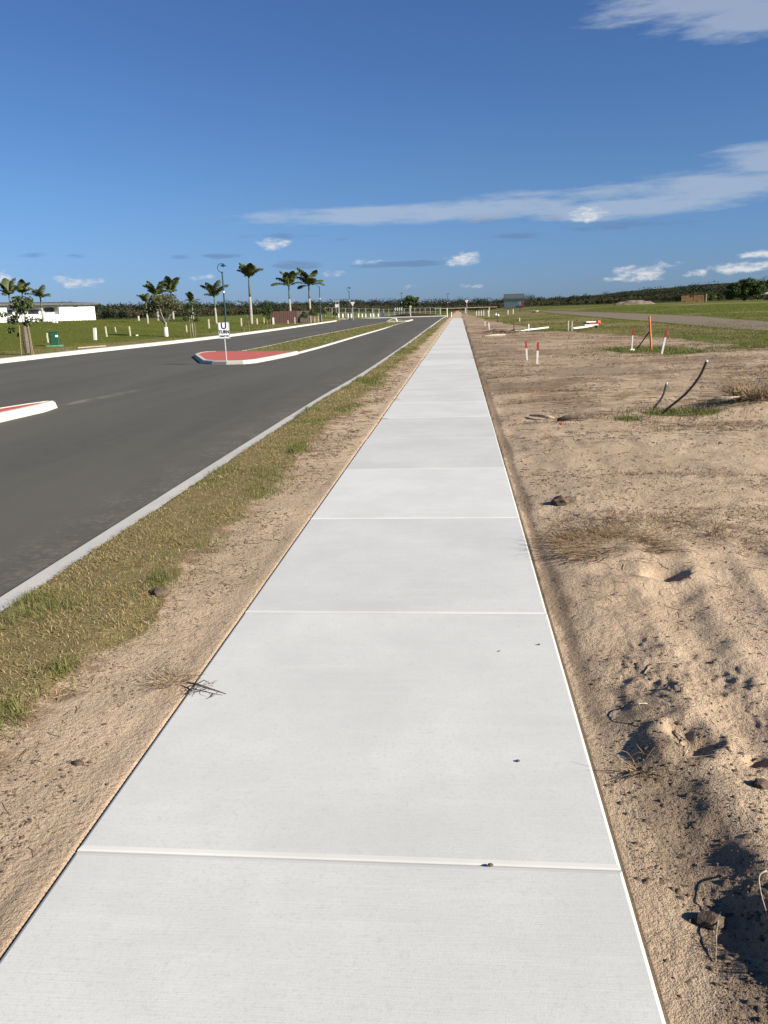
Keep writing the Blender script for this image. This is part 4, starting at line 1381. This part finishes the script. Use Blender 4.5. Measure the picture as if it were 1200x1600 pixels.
# thin sapling and brown-leaved sapling
o_ = thing('thin_sapling', 'thin almost leafless sapling on two stakes by the far kerb', 'tree', (-20.45, 77.10, 0))
limbs(o_, .025, 1.0, [(.15, 0, 1.7), (-.2, 0, 1.5)], seed=4)
crown(o_, [(0, 0, 1.35, .3, .25, .3), (0, 0, .8, .3, .25, .3)], 90, .075, 8, 'olive')
for dx in (-.25, .25):
    MB().tube([(dx, 0, -.1), (dx, 0, 1.0)], .025, 6).build('timber_stake', M['timber'], o_)
o_ = thing('bronze_sapling', 'bronze green sapling left of the brown fence', 'tree', (-22.9, 97.41, .02))
limbs(o_, .04, 1.4, [(.2, 0, 2.6), (-.3, 0, 2.3)], seed=5)
crown(o_, [(0, 0, 2.45, .45, .4, .4), (.3, 0, 2.0, .35, .3, .3), (-.35, 0, 1.9, .35, .3, .3), (-.1, 0, 1.3, .4, .3, .35)], 420, .10, 9, 'leaf')
for dx in (-.3, .3):
    MB().tube([(dx, 0, -.1), (dx, 0, 1.2)], .03, 6).build('timber_stake', M['timber'], o_)
# shrubs by the brown fence and along the kerb further on
SG = 'young shrubs along the far kerb'
for i, (x, y, H, lb, mt_) in enumerate([(-26.8, 112, 2.5, 'dark sapling against the left end of the brown fence', 'leaf'), (-22.6, 118, 1.9, 'dark shrub in front of the middle of the brown fence', 'leaf'),
                                        (-23.2, 128, 2.4, 'dark shrub at the right end of the brown fence', 'leaf'), (-24.0, 134, 2.2, 'olive shrub just right of the brown fence', 'olive'),
                                        (-25.2, 152, 2.4, 'olive sapling between the two corner street lamps', 'olive'), (-24.6, 161, 1.9, 'small dark sapling near the left give way sign', 'leaf')]):
    o_ = thing('roadside_shrub', lb, 'shrub', (x, y, float(zbase(x, y))), 0, SG)
    limbs(o_, .035, H * .5, [(.2, 0, H * .9), (-.25, 0, H * .8)], seed=20 + i)
    crown(o_, [(0, 0, H * .82, .45, .4, H * .18), (.3, 0, H * .6, .35, .3, H * .16), (-.35, 0, H * .62, .35, .3, H * .15)], 300, .13, 20 + i, mt_)
# dark shrubs in front of the far wood on the left
for i, (x, y, H, wv, lb) in enumerate([(-60.7, 137.2, 1.9, 1.6, 'low dark shrub right of the white house'), (-63.5, 150, 1.9, 1.2, 'smaller dark shrub beside the low dark shrub right of the house'), (-38.5, 170, 3.2, 2.0, 'dark bush on the field behind the tall brush crowned palm')]):
    o_ = thing('field_shrub', lb, 'shrub', (x, y, float(zbase(x, y))))
    limbs(o_, .06, H * .4, [(.5, 0, H * .8), (-.5, 0, H * .7)], seed=40 + i)
    crown(o_, [(0, 0, H * .55, wv * .6, wv * .6, H * .42), (wv * .5, 0, H * .42, wv * .5, wv * .5, H * .36), (-wv * .5, 0, H * .4, wv * .5, wv * .5, H * .34)], 700, .16, 40 + i, 'forest')
# roundabout tree
o_ = thing('garden_tree', 'sprawling green tree on the mulched roundabout garden', 'tree', (-14.3, 240, .3))
limbs(o_, .18, 2.0, [(1.5, 0, 4.5), (-1.6, 0, 4.0), (.3, .5, 5.2), (2.2, 0, 3.6), (-2.5, 0, 3.0)], seed=50)
crown(o_, [(-.2, 0, 4.6, 1.5, 1.5, .95), (1.5, 0, 4.1, 1.2, 1.2, .8), (-1.3, 0, 3.5, 1.2, 1.2, .8), (.5, 0, 3.2, 1.6, 1.4, .9), (2.2, 0, 2.9, .9, .9, .7), (-2.6, 0, 2.4, 1.0, 1.0, .8), (2.2, .2, 4.6, .6, .5, .35), (0, 0, 2.0, 2.2, 1.4, .8)], 3200, .22, 51, 'leaf')
# big round tree at the right
o_ = thing('spreading_tree', 'large round crowned tree at the right edge of the field', 'tree', (71.2, 213.4, 1.3))
limbs(o_, .35, 1.8, [(2.5, 0, 4.2), (-2.5, 0, 4.0), (0, 1, 5), (4, 0, 3), (-3.6, 0, 2.6), (1, -1, 5)], seed=60)
rg = random.Random(61)
bl = [(rg.uniform(-3.2, 3.2), rg.uniform(-2.4, 2.4), rg.uniform(2.2, 4.6), rg.uniform(1.0, 1.7), rg.uniform(1.0, 1.6), rg.uniform(.7, 1.2)) for _ in range(40)]
bl = [b for b in bl if (b[0] / 4.4) ** 2 + ((b[2] - 2.4) / 3.0) ** 2 < 1]
bl += [(-4.3, 0, 2.0, 1.2, 1.2, .9), (-2.8, -1, 1.6, 1.8, 1.2, 1.1), (4.3, 0, 2.6, 1.2, 1.0, 1.0), (4.9, 0, 3.9, .5, .5, .3), (2.5, -.8, 1.4, 1.8, 1.2, 1.2), (0, -.8, 1.2, 2.2, 1.2, 1.0), (3.8, -.5, 1.0, 1.3, 1, .9), (0, 0, 4.7, 1.8, 1.4, .8), (-3.6, 0, 1.0, 1.2, 1, .9)]
crown(o_, bl, 17000, .20, 62, 'leaf')
o_ = thing('pale_shrub', 'pale grey green shrub at the foot of the large round tree', 'shrub', (71.5, 205, 1.3))
limbs(o_, .08, .6, [(.8, 0, 1.6), (-.9, 0, 1.3)], seed=63)
crown(o_, [(0, 0, .8, 1.4, .8, .6), (1.3, 0, 1.0, .9, .6, .7), (-1.4, 0, .6, 1.0, .6, .5)], 700, .16, 64, 'olive')
o_ = thing('lone_tree', 'small lone tree on the skyline at the right edge', 'tree', (112, 310, 1.3))
limbs(o_, .2, 4.0, [(.8, 0, 6), (-.8, 0, 6)], seed=66)
crown(o_, [(0, 0, 6.3, 1.5, 1.2, .8), (.9, 0, 6.0, .8, .7, .5)], 500, .3, 67, 'forest')

# ------------------------------------------------------------------ far wood: one mass of scrub and trees
W_AZ = np.array([-48, -33, -27, -22, -17, -12, -8, -4, 0, 4, 8, 12, 16, 20, 26, 36])
W_R = np.array([150, 160, 185, 215, 250, 290, 330, 370, 390, 390, 380, 370, 350, 330, 300, 300.])
W_H = np.array([4.0, 3.9, 3.7, 4.0, 4.3, 4.8, 5.4, 5.9, 6.2, 5.4, 4.4, 5.8, 7.4, 7.6, 6.4, 6])


def wood(name, n, r0, r1, hk, mt, label, seed, leaf, per):  # trees as clouds of small leaf clumps
    rg = np.random.default_rng(seed)
    a = rg.uniform(-47, 35, n)
    q = rg.random(n)
    R = np.interp(a, W_AZ, W_R) + r0 + (r1 - r0) * q
    Ht = np.interp(a, W_AZ, W_H) * hk * (.72 + .5 * rg.random(n) ** 2) * (1 + .25 * vnoise(a * .55, q, seed))
    x, y = R * np.sin(np.radians(a)), R * np.cos(np.radians(a))
    zb = zbase(x, y)
    cos, trs, tns = [], [], []
    m_ = per
    N = n * m_
    d = rg.normal(size=(N, 3))
    d /= np.linalg.norm(d, axis=1)[:, None]
    d[:, 2] = np.abs(d[:, 2]) * rg.choice([1, 1, 1, -.6], N)
    hh, xx_, yy_, zz_ = [np.repeat(v, m_) for v in (Ht, x, y, zb)]
    wd_ = hh * np.repeat(rg.uniform(.40, .75, n), m_)
    rr = .55 + .5 * rg.random(N)
    c = np.stack([xx_ + d[:, 0] * wd_ * rr, yy_ + d[:, 1] * wd_ * rr, zz_ + hh * .52 + d[:, 2] * hh * .48 * rr], 1)
    u = rg.normal(size=(N, 3))
    u /= np.linalg.norm(u, axis=1)[:, None]
    v = np.cross(u, rg.normal(size=(N, 3)))
    v /= np.linalg.norm(v, axis=1)[:, None]
    s = leaf * rg.uniform(.5, 1.3, N)[:, None]
    co = np.stack([c - u * s, c + v * s * .7, c + u * s * .9 + v * s * .1], 1).reshape(-1, 3)
    tr = np.arange(N * 3).reshape(-1, 3)
    tint = np.clip(np.repeat(rg.random(n), m_) * .7 + .3 * rg.random(N), 0, 1)
    return tag(link(name, np_mesh(name, co, tr, M[mt], np.repeat(tint, 3))), label, kind='stuff')


wood('far_wood', 1500, 20, 70, 1.0, 'forest', 'dark band of trees closing the horizon', 71, .40, 170)
wood('far_scrub', 1300, 0, 20, .56, 'scrub', 'olive brown scrub in front of the far trees', 72, .34, 120)
# long low wooded hill behind
mb = MB()
hx_ = np.linspace(-700, 900, 90)
vs, fs = [], []
for i, x in enumerate(hx_):
    yb = 640 - .0002 * x * x
    hh = 5.5 + 9 * math.exp(-((x - 230) / 130) ** 2) + 1.4 * float(vnoise(x * .02, 3.3, 2)) + 1.2 * float(vnoise(x * .11, 1.3, 4))
    vs += [(x, yb - 40, -1), (x, yb, hh * .75), (x, yb + 20, hh), (x, yb + 120, -1)]
for i in range(len(hx_) - 1):
    for k_ in range(3):
        fs.append((i * 4 + k_, i * 4 + 4 + k_, i * 4 + 5 + k_, i * 4 + 1 + k_))
mb.add(vs, fs)
M['hill'] = simple('wooded_hill', (.040, .052, .021), .3, .12, .95, 1.5, .05, c2=(.02, .028, .012))
tag(mb.build('wooded_hill', M['hill'], None, True), kind='structure')

# ------------------------------------------------------------------ white house
hA, hB = Vector((-63.65, 99.36, 0)), Vector((-54.29, 118.12, 0))
hd = (hB - hA).normalized()
hl = (hB - hA).length
house = thing('white_house', 'long low white house with dark skillion roof edge', 'house', (hA.x, hA.y, 1.6), math.atan2(hd.y, hd.x))
# local x along the front, local -y is towards the road (front normal), house body extends to +y
WALLS = [((-4, 6.6), 0.0), ((6.6, 14.8), 1.1), ((14.8, hl), 0.0)]
for (x0, x1), back in WALLS:
    MB().box(((x0 + x1) / 2, back + 3.0 + .001 * x0, 1.05), (x1 - x0 - .004, 6.0, 2.3)).build('wall', M['wallwhite'], house)
MB().box((10.7, .45, 2.12), (8.2, .9, .22)).build('bulkhead', M['wallwhite'], house)
MB().box((10.7, -.06, .35), (8.19, .12, 1.1)).build('balustrade_wall', M['wallwhite'], house)
mb = MB()
mb.add([(-4.4, -.55, 2.22), (hl + .3, -.55, 2.22), (hl + .3, 8, 2.62), (-4.4, 8, 2.62), (-4.4, -.55, 2.48), (hl + .3, -.55, 2.48), (hl + .3, 8, 2.86), (-4.4, 8, 2.86)],
       [(3, 2, 1, 0), (4, 5, 6, 7), (0, 1, 5, 4), (1, 2, 6, 5), (2, 3, 7, 6), (3, 0, 4, 7)])
mb.build('roof', M['fascia'], house)
for wx, ww, wz, wh, fr in ((7.4, 1.4, 1.35, .6, 'fascia'), (9.3, 1.5, 1.35, .55, 'wallwhite'), (11.3, 1.7, 1.35, .6, 'fascia'), (13.9, 1.5, 1.55, .6, 'fascia')):
    f_ = MB().box((wx, 1.06, wz), (ww, .10, wh)).build('window', M[fr], house)
    MB().box((wx, 1.005, wz), (ww - .14, .03, wh - .14)).build('pane', M['glass'], f_)
f_ = MB().box((17.6, -.02, 1.95), (.7, .05, .12)).build('window', M['fascia'], house)
f_ = MB().box((-1.9, -.02, .55), (2.6, .06, 1.1)).build('garage_opening', M['fascia'], house)

# ------------------------------------------------------------------ pillar, pegs and tree guards on the left field
o_ = thing('utility_pillar', 'green electrical pillar on a pale plinth in the left field', 'utility box', (-25.06, 48.41, float(zbase(-25.06, 48.41))), math.radians(18))
MB().bevbox((0, 0, .44), (.50, .42, .84), .035).build('cabinet', M['green'], o_)
MB().box((0, 0, .87), (.54, .46, .05)).build('lid', M['green'], o_)
MB().box((.02, -.216, .42), (.40, .012, .66)).build('door', M['green'], o_)
MB().box((.17, -.223, .62), (.16, .008, .12)).build('notice', M['signwhite'], o_)
MB().bevbox((-.05, -.05, .02), (.95, .8, .10), .03).build('plinth', M['lgreen'], o_)

PG2 = 'short pegs and guards in the field beyond the far kerb'
for x, y, H, wd_, ln, mt_, lb in [
    (-27.81, 52.75, .62, .07, (0, 0), 'cream', 'cream peg just left of the green pillar'),
    (-26.70, 57.59, .86, .18, (.06, 0), 'white', 'wide white guard standing alone right of the green pillar'),
    (-28.28, 63.16, .80, .08, (-.05, 0), 'cream', 'thin cream stake right of the wide white guard'),
    (-29.43, 67.70, .62, .06, (-.12, 0), 'cream', 'faint leaning stake midway between white guard and bushy tree'),
    (-27.30, 65.54, .78, .08, (-.04, 0), 'cream', 'cream peg left of the bushy tree with a small stone beside it'),
    (-43.54, 107.91, .62, .14, (0, 0), 'white', 'short white peg left of the small dark palm'),
    (-26.48, 77.31, .66, .09, (0, 0), 'cream', 'cream peg between bushy tree and staked sapling'),
    (-28.43, 90.79, 1.0, .12, (0, 0), 'cream', 'tall cream peg right of the staked sapling'),
    (-28.03, 103.28, 1.0, .13, (0, 0), 'cream', 'tall cream peg left of the brush crowned palm'),
    (-28.89, 114.99, .80, .14, (0, 0), 'cream', 'cream peg just right of the brush crowned palm'),
    (-29.4, 121.3, .80, .10, (0, 0), 'cream', 'thin cream peg close to the left end of the brown fence'),
    (-27.0, 117.0, .95, .22, (0, 0), 'white', 'wide white tree guard before the left end of the brown fence'),
    (-25.3, 124.4, .95, .12, (0, 0), 'cream', 'white peg before the middle of the brown fence'),
    (-26.0, 122.6, .50, .12, (0, 0), 'cream', 'short peg before the left half of the brown fence'),
    (-45.07, 78.89, .36, .12, (0, 0), 'cream', 'tiny cream peg at the far left below the house'),
    (-45.9, 88.85, .46, .22, (.1, 0), 'white', 'left white chair like guard at the foot of the house palm'),
    (-45.2, 88.3, .48, .20, (-.1, 0), 'white', 'right white chair like guard at the foot of the house palm')]:
    peg('field_peg', lb, x, y, H, wd_, ln, 0, mt_, PG2, z=float(zbase(x, y)))
tag(link('field_stone', MB().blob((0, 0, 0), .12, (1.2, 1, .7), .2, 1, 7).mesh('field_stone', M['white']), None, (-26.6, 65.2, .25)), 'small pale stone beside the peg left of the bushy tree', 'stone')
tag(link('kerb_stone', MB().blob((0, 0, 0), .22, (1.3, 1, .7), .2, 1, 8).mesh('kerb_stone', M['white']), None, (-20.6, 70.2, .12)), 'pale stone behind the far kerb right of the U turn sign', 'stone')
# pale strip of old edging in the grass
o_ = MB().box((0, 0, .03), (2.3, .14, .06)).build('timber_edging', M['palestick'])
o_.location = (-21.9, 46.6, .02)
o_.rotation_euler = (0, 0, 1.25)
tag(o_, 'pale length of timber edging lying in the grass by the far kerb', 'edging')

# ------------------------------------------------------------------ brown fence
fa, fb = Vector((-28.31, 121.75, 0)), Vector((-24.12, 132.83, 0))
fd = (fb - fa).normalized()
fence = thing('brown_fence', 'solid brown panel fence in front of the tall pair of palms', 'fence', (fa.x, fa.y, .15), math.atan2(fd.y, fd.x))
fl = (fb - fa).length
npan = 5
for i in range(npan):
    w_ = fl / npan
    mb = MB()
    for k_ in range(8):
        q = w_ / 8
        mb.box((i * w_ + (k_ + .5) * q, (.0 if k_ % 2 else .03), .95), (q - .012, .05, 1.86 + (.0 if i < 3 else -.05)))
    mb.build('panel', M['brownfence' if i < 3 else 'greyfence'], fence)
for i in range(npan + 1):
    MB().box((i * fl / npan, .0, .98), (.09, .12, 2.02)).build('post', M['greyfence'], fence)

# ------------------------------------------------------------------ site fence at the end of the road
def fence_line(name, lb, pts, H, rail_mt, n_posts, post_mt, mesh_on=True):
    o = thing(name, lb, 'fence', (pts[0][0], pts[0][1], 0))
    L = [0]
    for a, b in zip(pts[:-1], pts[1:]):
        L.append(L[-1] + math.dist(a, b))
    def at(s):
        x = np.interp(s, L, [p[0] for p in pts])
        y = np.interp(s, L, [p[1] for p in pts])
        return float(x) - pts[0][0], float(y) - pts[0][1], float(zbase(x, y))
    pm = MB().tube([(0, 0, -.1), (0, 0, H)], .05, 6).mesh('post', M[post_mt])
    for i in range(n_posts):
        q = at(L[-1] * i / (n_posts - 1))
        link('post', pm, o, q)
    for z in (H - .06, H * .5, .15):
        mb = MB()
        mb.tube([(q[0], q[1], q[2] + z) for q in [at(L[-1] * i / 24) for i in range(25)]], .03, 4)
        mb.build('rail', M[rail_mt], o)
    if mesh_on:
        mb = MB()
        nw = int(L[-1] / .42)
        for i in range(nw):
            q = at(L[-1] * (i + .5) / nw)
            mb.box((q[0], q[1], q[2] + H / 2), (.022, .022, H - .1))
        tag(mb.build('mesh_wires', M['mesh'], o), kind='stuff')
    return o


fence_line('mesh_fence', 'silver mesh fence running left of the roundabout', [(-33.5, 203.5), (-27, 204), (-20, 204.5)], 2.3, 'galv', 9, 'galv')
fence_line('mesh_fence', 'silver mesh fence behind the roundabout garden', [(-24, 228), (-16, 229.5), (-5.2, 231)], 2.1, 'galv', 14, 'galv')
# pale horizontal concrete edging beyond, right of the fence
tag(MB().box((2.0, 262, 1.75), (20, .6, .12)).box((-6, 262, .8), (.3, .5, 1.9)).box((2, 262, .8), (.3, .5, 1.9)).box((9.5, 262, .8), (.3, .5, 1.9)).build('pale_rail', M['cream']), 'long pale rail far behind the end of the path', 'rail')
GG = 'white tree guards in front of the far mesh fence'
names = ['leftmost', 'second from left', 'third from left', 'fourth from left', 'fifth from left', 'sixth from left', 'seventh from left', 'eighth from left', 'ninth from left', 'rightmost']
for i in range(10):
    x = -29.3 + .88 * i + random.uniform(-.25, .25)
    y = 176 + 1.5 * i
    o_ = tag(link('tree_guard', MB().lathe([(.20, 0), (.22, .4), (.19, .95)], n=7).mesh('tree_guard', M['white']), None, (x, y + 26 if i > 3 else y + 22, float(zbase(x, y)))), names[i] + ' of the white tree guards before the far mesh fence', 'tree guard', GG)
TG = 'thin timber stakes along the far kerb'
for i in range(11):
    y = 132 + 1.75 * i
    x = float(xat(FAR, y)) - 1.6 - .5 * (i % 3)
    peg('timber_stake_peg', ('nearest' if i == 0 else 'farthest' if i == 10 else ['second', 'third', 'fourth', 'fifth', 'sixth', 'seventh', 'eighth', 'ninth', 'tenth'][i - 1] + ' nearest') + ' timber stake in the row by the far kerb lamp', x, y, 1.05 + .1 * (i % 2), .09, (0, 0), 0, 'timber' if i % 3 else 'cream', TG, 'stake', z=float(zbase(x, y)))


# ------------------------------------------------------------------ traffic signs at the junction
def tri_sign(lb, x, y, H, s, rz=0.0):
    o = thing('give_way_sign', lb, 'sign', (x, y, float(zbase(x, y)) - .05), rz)
    MB().tube([(0, 0, 0), (0, 0, H)], .05, 8).build('post', M['galv'], o)
    h_ = s * .866
    pr = MB()
    def tri(k, y_, w0):
        c_ = H - h_ * .36
        return [(-s / 2 * k, y_, c_ + h_ / 3 * k), (s / 2 * k, y_, c_ + h_ / 3 * k), (0, y_, c_ - 2 * h_ / 3 * k)]
    a, b = tri(1, -.06, 0), tri(1, -.075, 0)
    pr.add(a + b, [(0, 1, 2), (5, 4, 3), (0, 3, 4, 1), (1, 4, 5, 2), (2, 5, 3, 0)])
    p_ = pr.build('red_border', M['signred'], o)
    MB().add(tri(.82, -.079, 0), [(2, 1, 0)]).build('white_face', M['signwhite'], p_)
    return o


tri_sign('red bordered give way triangle at the left road corner', -21.31, 163.62, 3.65, 1.15)
tri_sign('give way triangle right of the far end of the path', 1.46, 160.0, 3.2, .80)
o_ = thing('white_board_sign', 'plain white square sign left of the left give way triangle', 'sign', (-25.84, 173.08, .1))
MB().tube([(.35, 0, 0), (.35, 0, 4.0)], .05, 6).build('post', M['galv'], o_)
MB().box((-.1, -.06, 2.85), (.78, .03, .62)).build('board', M['signwhite'], o_)
o_ = thing('street_name_sign', 'pale blue street name blade above the white square sign', 'sign', (-29.6, 196, .3))
MB().tube([(0, 0, 0), (0, 0, 4.0)], .05, 6).build('post', M['galv'], o_)
MB().box((.1, -.06, 3.9), (1.4, .04, .28)).build('blade', M['signback'], o_)
o_ = thing('chevron_board', 'black and white chevron board facing the road end', 'sign', (-16.5, 222.0, 0), math.radians(6))
for dx in (-.9, .9):
    MB().tube([(dx, 0, -.1), (dx, 0, 2.3)], .05, 6).build('post', M['galv'], o_)
bd_ = MB().box((0, -.06, 1.95), (2.4, .04, .8)).build('board', M['signblack'], o_)
mb = MB()
for k_ in range(4):
    c_ = -.85 + k_ * .58
    mb.add([(c_ - .18, -.085, 1.95), (c_ + .08, -.085, 2.33), (c_ + .30, -.085, 2.33), (c_ + .04, -.085, 1.95), (c_ + .30, -.085, 1.57), (c_ + .08, -.085, 1.57)], [(0, 3, 2, 1), (0, 5, 4, 3)])
mb.build('chevrons', M['signwhite'], bd_)
o_ = thing('cream_marker', 'cream marker post beside the garden tree', 'post', (-12.5, 211, 0))
MB().box((0, 0, 1.2), (.22, .22, 2.4)).build('post', M['cream'], o_)
MB().box((0, 0, 2.45), (.52, .3, .42)).build('head', M['cream'], o_)
o_ = thing('blue_bin', 'small violet blue box at the roundabout edge', 'box', (-18.9, 203, 0))
MB().bevbox((0, 0, .65), (.85, .6, .85), .05).build('box_body', M['blue'], o_)
for dx in (-.3, .3):
    MB().box((dx, 0, .1), (.08, .4, .3)).build('leg', M['darkmetal'], o_)
BG = 'white bollards at the end of the road'
for x, y, H, lb in ((-2.5, 168.0, 1.75, 'taller white bollard at the right end of the road'), (-1.62, 168.5, .95, 'shorter white bollard at the right end of the road')):
    o_ = thing('bollard', lb, 'bollard', (x, y, -.1 if x < -2.6 else 0), 0, BG)
    MB().lathe([(.11, 0), (.11, H - .05), (.07, H)], n=8).build('post', M['white'], o_)
    MB().lathe([(.118, H * .7), (.118, H * .8)], n=8).build('reflector_band', M['cream'], o_)
# mulched garden on the roundabout
mb = MB()
vs, fs = [], []
nx_ = 30
for i in range(nx_ + 1):
    q = i / nx_
    x = -18.5 + 13.2 * q
    hh = .75 * math.sin(PI * q) ** .6 * (.8 + .5 * abs(float(vnoise(q * 7, 1.1, 5)))) + .05
    vs += [(x, 211.2, -.05), (x, 212.6, hh), (x, 218, hh * .9), (x, 221, -.05)]
for i in range(nx_):
    for k_ in range(3):
        fs.append((i * 4 + k_, i * 4 + 4 + k_, i * 4 + 5 + k_, i * 4 + 1 + k_))
mb.add(vs, fs)
tag(mb.build('mulch_bed', M['mulch']), 'dark mulched garden bed on the roundabout', 'garden bed')

# ------------------------------------------------------------------ billboard
BX, BY = 10.97, 204.7
o_ = thing('billboard', 'large dark framed billboard on the field right of the path', 'billboard', (BX, BY, 0), math.radians(2))
bw = 4.95
fr = MB().box((bw / 2, 0, 2.95), (bw, .14, 3.45)).build('panel', M['darkmetal'], o_)
mt, t = new_mat('billboard_print')
oc = t.n('ShaderNodeTexCoord').outputs['Object']
s3 = t.n('ShaderNodeSeparateXYZ', {0: oc})
nz_ = t.noise(t.mapping(oc, (1, 1, 2.5)), 1.1, 6, .65)
hgt = t.math('ADD', s3.outputs[2], t.math('MULTIPLY', t.math('SUBTRACT', nz_, .5), 1.1))
c_ = t.mix(t.ramp(hgt, 3.3, 3.9), (.022, .042, .042), (.085, .10, .105))
c_ = t.mix(t.ramp(hgt, 2.6, 2.9), (.055, .085, .10), c_)
c_ = t.mix(t.ramp(t.math('ADD', s3.outputs[0], hgt), 5.8, 6.1), c_, t.mix(t.ramp(hgt, 2.5, 2.9), (.12, .125, .145), c_))
c_ = t.mix(t.math('MULTIPLY', t.ramp(hgt, 1.9, 1.7), t.ramp(s3.outputs[0], 2.7, 3.0)), c_, (.03, .03, .035))
c_ = t.mix(t.math('MULTIPLY', t.ramp(s3.outputs[0], 4.2, 4.35), t.ramp(hgt, 2.9, 2.6)), c_, (.10, .022, .028))
finish(t, c_, .5)
MB().box((bw / 2, -.08, 2.95), (bw - .22, .02, 3.22)).build('poster', mt, fr)
for dx in (1.2, 4.0):
    MB().box((dx, .1, .6), (.22, .18, 1.5)).build('leg', M['darkmetal'], o_)
PB = 'white pegs near the billboard'
for x, y, H, wd_, lb in ((10.6, 180, .95, .2, 'left white peg under the billboard'), (11.7, 180, 1.05, .16, 'right white peg under the billboard')):
    peg('white_peg', lb, x, y, H, wd_, (0, 0), 0, 'white', PB, z=float(zbase(x, y)))
for i, (x, y, H, wd_) in enumerate(((3.55, 170, 1.0, .16), (4.05, 170, 1.0, .16), (4.55, 170, 1.05, .16), (5.05, 170, 1.05, .16))):
    peg('white_marker', ['leftmost', 'second from left', 'third from left', 'rightmost'][i] + ' of the four white markers beyond the path end', x, y, H, wd_, (0, 0), 0, 'white', 'four white markers beyond the path end', z=float(zbase(x, y)))
o_ = thing('sand_bag_heap', 'white bag heaped on the grass left of the billboard', 'bag', (6.7, 150, 0))
MB().blob((0, 0, .2), .42, (1.3, 1, .6), .15, 2, 4).build('bag', M['white'], o_, True)
MB().tube([(0, 0, .35), (.05, 0, .62)], [.12, .05], 6).build('bag_neck', M['white'], o_)
peg('white_peg', 'leaning white peg left of the white bag', 5.4, 150, 1.1, .22, (-.12, 0), 0, 'white', PB, z=0)
tag(link('pale_rubble', MB().blob((0, 0, 0), .5, (1.8, 1, .5), .3, 2, 9).mesh('pale_rubble', M['palestick']), None, (15.6, 172, .55)), 'pale rubble on the grass right of the billboard legs', 'rubble')

# ------------------------------------------------------------------ right field: dirt pile, block wall, house
mb = MB()
vs, fs = [], []
nx_, ny_ = 26, 10
for j in range(ny_ + 1):
    for i in range(nx_ + 1):
        u_, v_ = i / nx_ * 2 - 1, j / ny_ * 2 - 1
        e = max(0, 1 - u_ * u_ * (1 + .3 * u_) - v_ * v_)
        vs.append((u_ * 4.7, v_ * 2.2, 1.05 * e ** .7 + .35 * float(vnoise(u_ * 5, v_ * 4, 3)) * (e > .05) - .1))
for j in range(ny_):
    for i in range(nx_):
        a = j * (nx_ + 1) + i
        fs.append((a, a + 1, a + nx_ + 2, a + nx_ + 1))
mb.add(vs, fs)
o_ = mb.build('dirt_pile', M['dirt'])
o_.location = (39.1, 185.9, 1.2)
tag(o_, 'low brown dirt pile on the right field in front of the wood', 'dirt pile')
w0, w1 = Vector((58.2, 222.5, 0)), Vector((64.0, 221.0, 0))
wd3 = w1 - w0
o_ = thing('block_shed', 'roofless tan block enclosure on the right field', 'shed', (w0.x, w0.y, 1.3), math.atan2(wd3.y, wd3.x))
L = wd3.length
rg = random.Random(77)
bmesh_tan = MB().box((0, 0, 0), (.98, .38, .43)).mesh('block', M['tan'])
for r_ in range(4):
    for c_ in range(6):
        if r_ == 3 and c_ in (2,):
            continue
        b_ = link('block', bmesh_tan, o_)
        b_.location = (c_ * 1.0 + .5, rg.uniform(-.03, .03), .22 + r_ * .45)
        b_.rotation_euler = (0, 0, rg.uniform(-.02, .02))
MB().box((L + .15, 0, 1.0), (.32, .5, 2.1)).build('end_column', M['tanpale'], o_)
MB().box((2.6, .9, .9), (.3, 1.2, 1.8)).build('inner_wall', M['tan'], o_)
for k_, (dx, L_) in enumerate(((.8, 2.6), (2.6, 2.4), (4.2, 2.2))):
    MB().tube([(dx - L_ / 2, .6, 1.95), (dx + L_ / 2, .7, 2.15)], .09, 5).build('roof_branch', M['stick'], o_)
for i, (x, y, H, wv, lb) in enumerate([(66.5, 228, 3.0, 2.6, 'dark bush between the tan enclosure and the round tree'), (61.0, 232, 2.7, 2.8, 'dark bush behind the tan block enclosure'), (70.0, 233, 3.0, 2.5, 'dark bush at the left foot of the round tree')]):
    o_ = thing('dark_bush', lb, 'bush', (x, y, 1.3))
    limbs(o_, .08, H * .4, [(.6, 0, H * .8), (-.7, 0, H * .7)], seed=80 + i)
    crown(o_, [(0, 0, H * .55, wv * .6, wv * .5, H * .42), (wv * .5, 0, H * .42, wv * .5, wv * .5, H * .4), (-wv * .5, 0, H * .45, wv * .5, wv * .5, H * .38)], 900, .22, 80 + i, 'leaf' if i == 0 else 'forest')
o_ = thing('brown_house', 'brown house with a pale roof cut by the right edge', 'house', (80.4, 226.0, 1.3), math.radians(-18))
MB().box((6, 3, .8), (12, 6, 1.8)).build('wall', M['brick'], o_)
mb = MB()
mb.add([(-.6, -.6, 1.5), (12.6, -.6, 1.5), (12.6, 6.6, 1.5), (-.6, 6.6, 1.5), (2.0, 3, 2.6), (10, 3, 2.6)], [(0, 1, 5, 4), (1, 2, 5), (2, 3, 4, 5), (3, 0, 4), (3, 2, 1, 0)])
mb.build('roof', M['roof'], o_)
MB().box((1.4, -.02, .7), (1.3, .08, 1.0)).build('window', M['glass'], o_)
MB().box((4.6, -.02, .9), (3.0, .08, 1.5)).build('garage_door', M['roof'], o_)
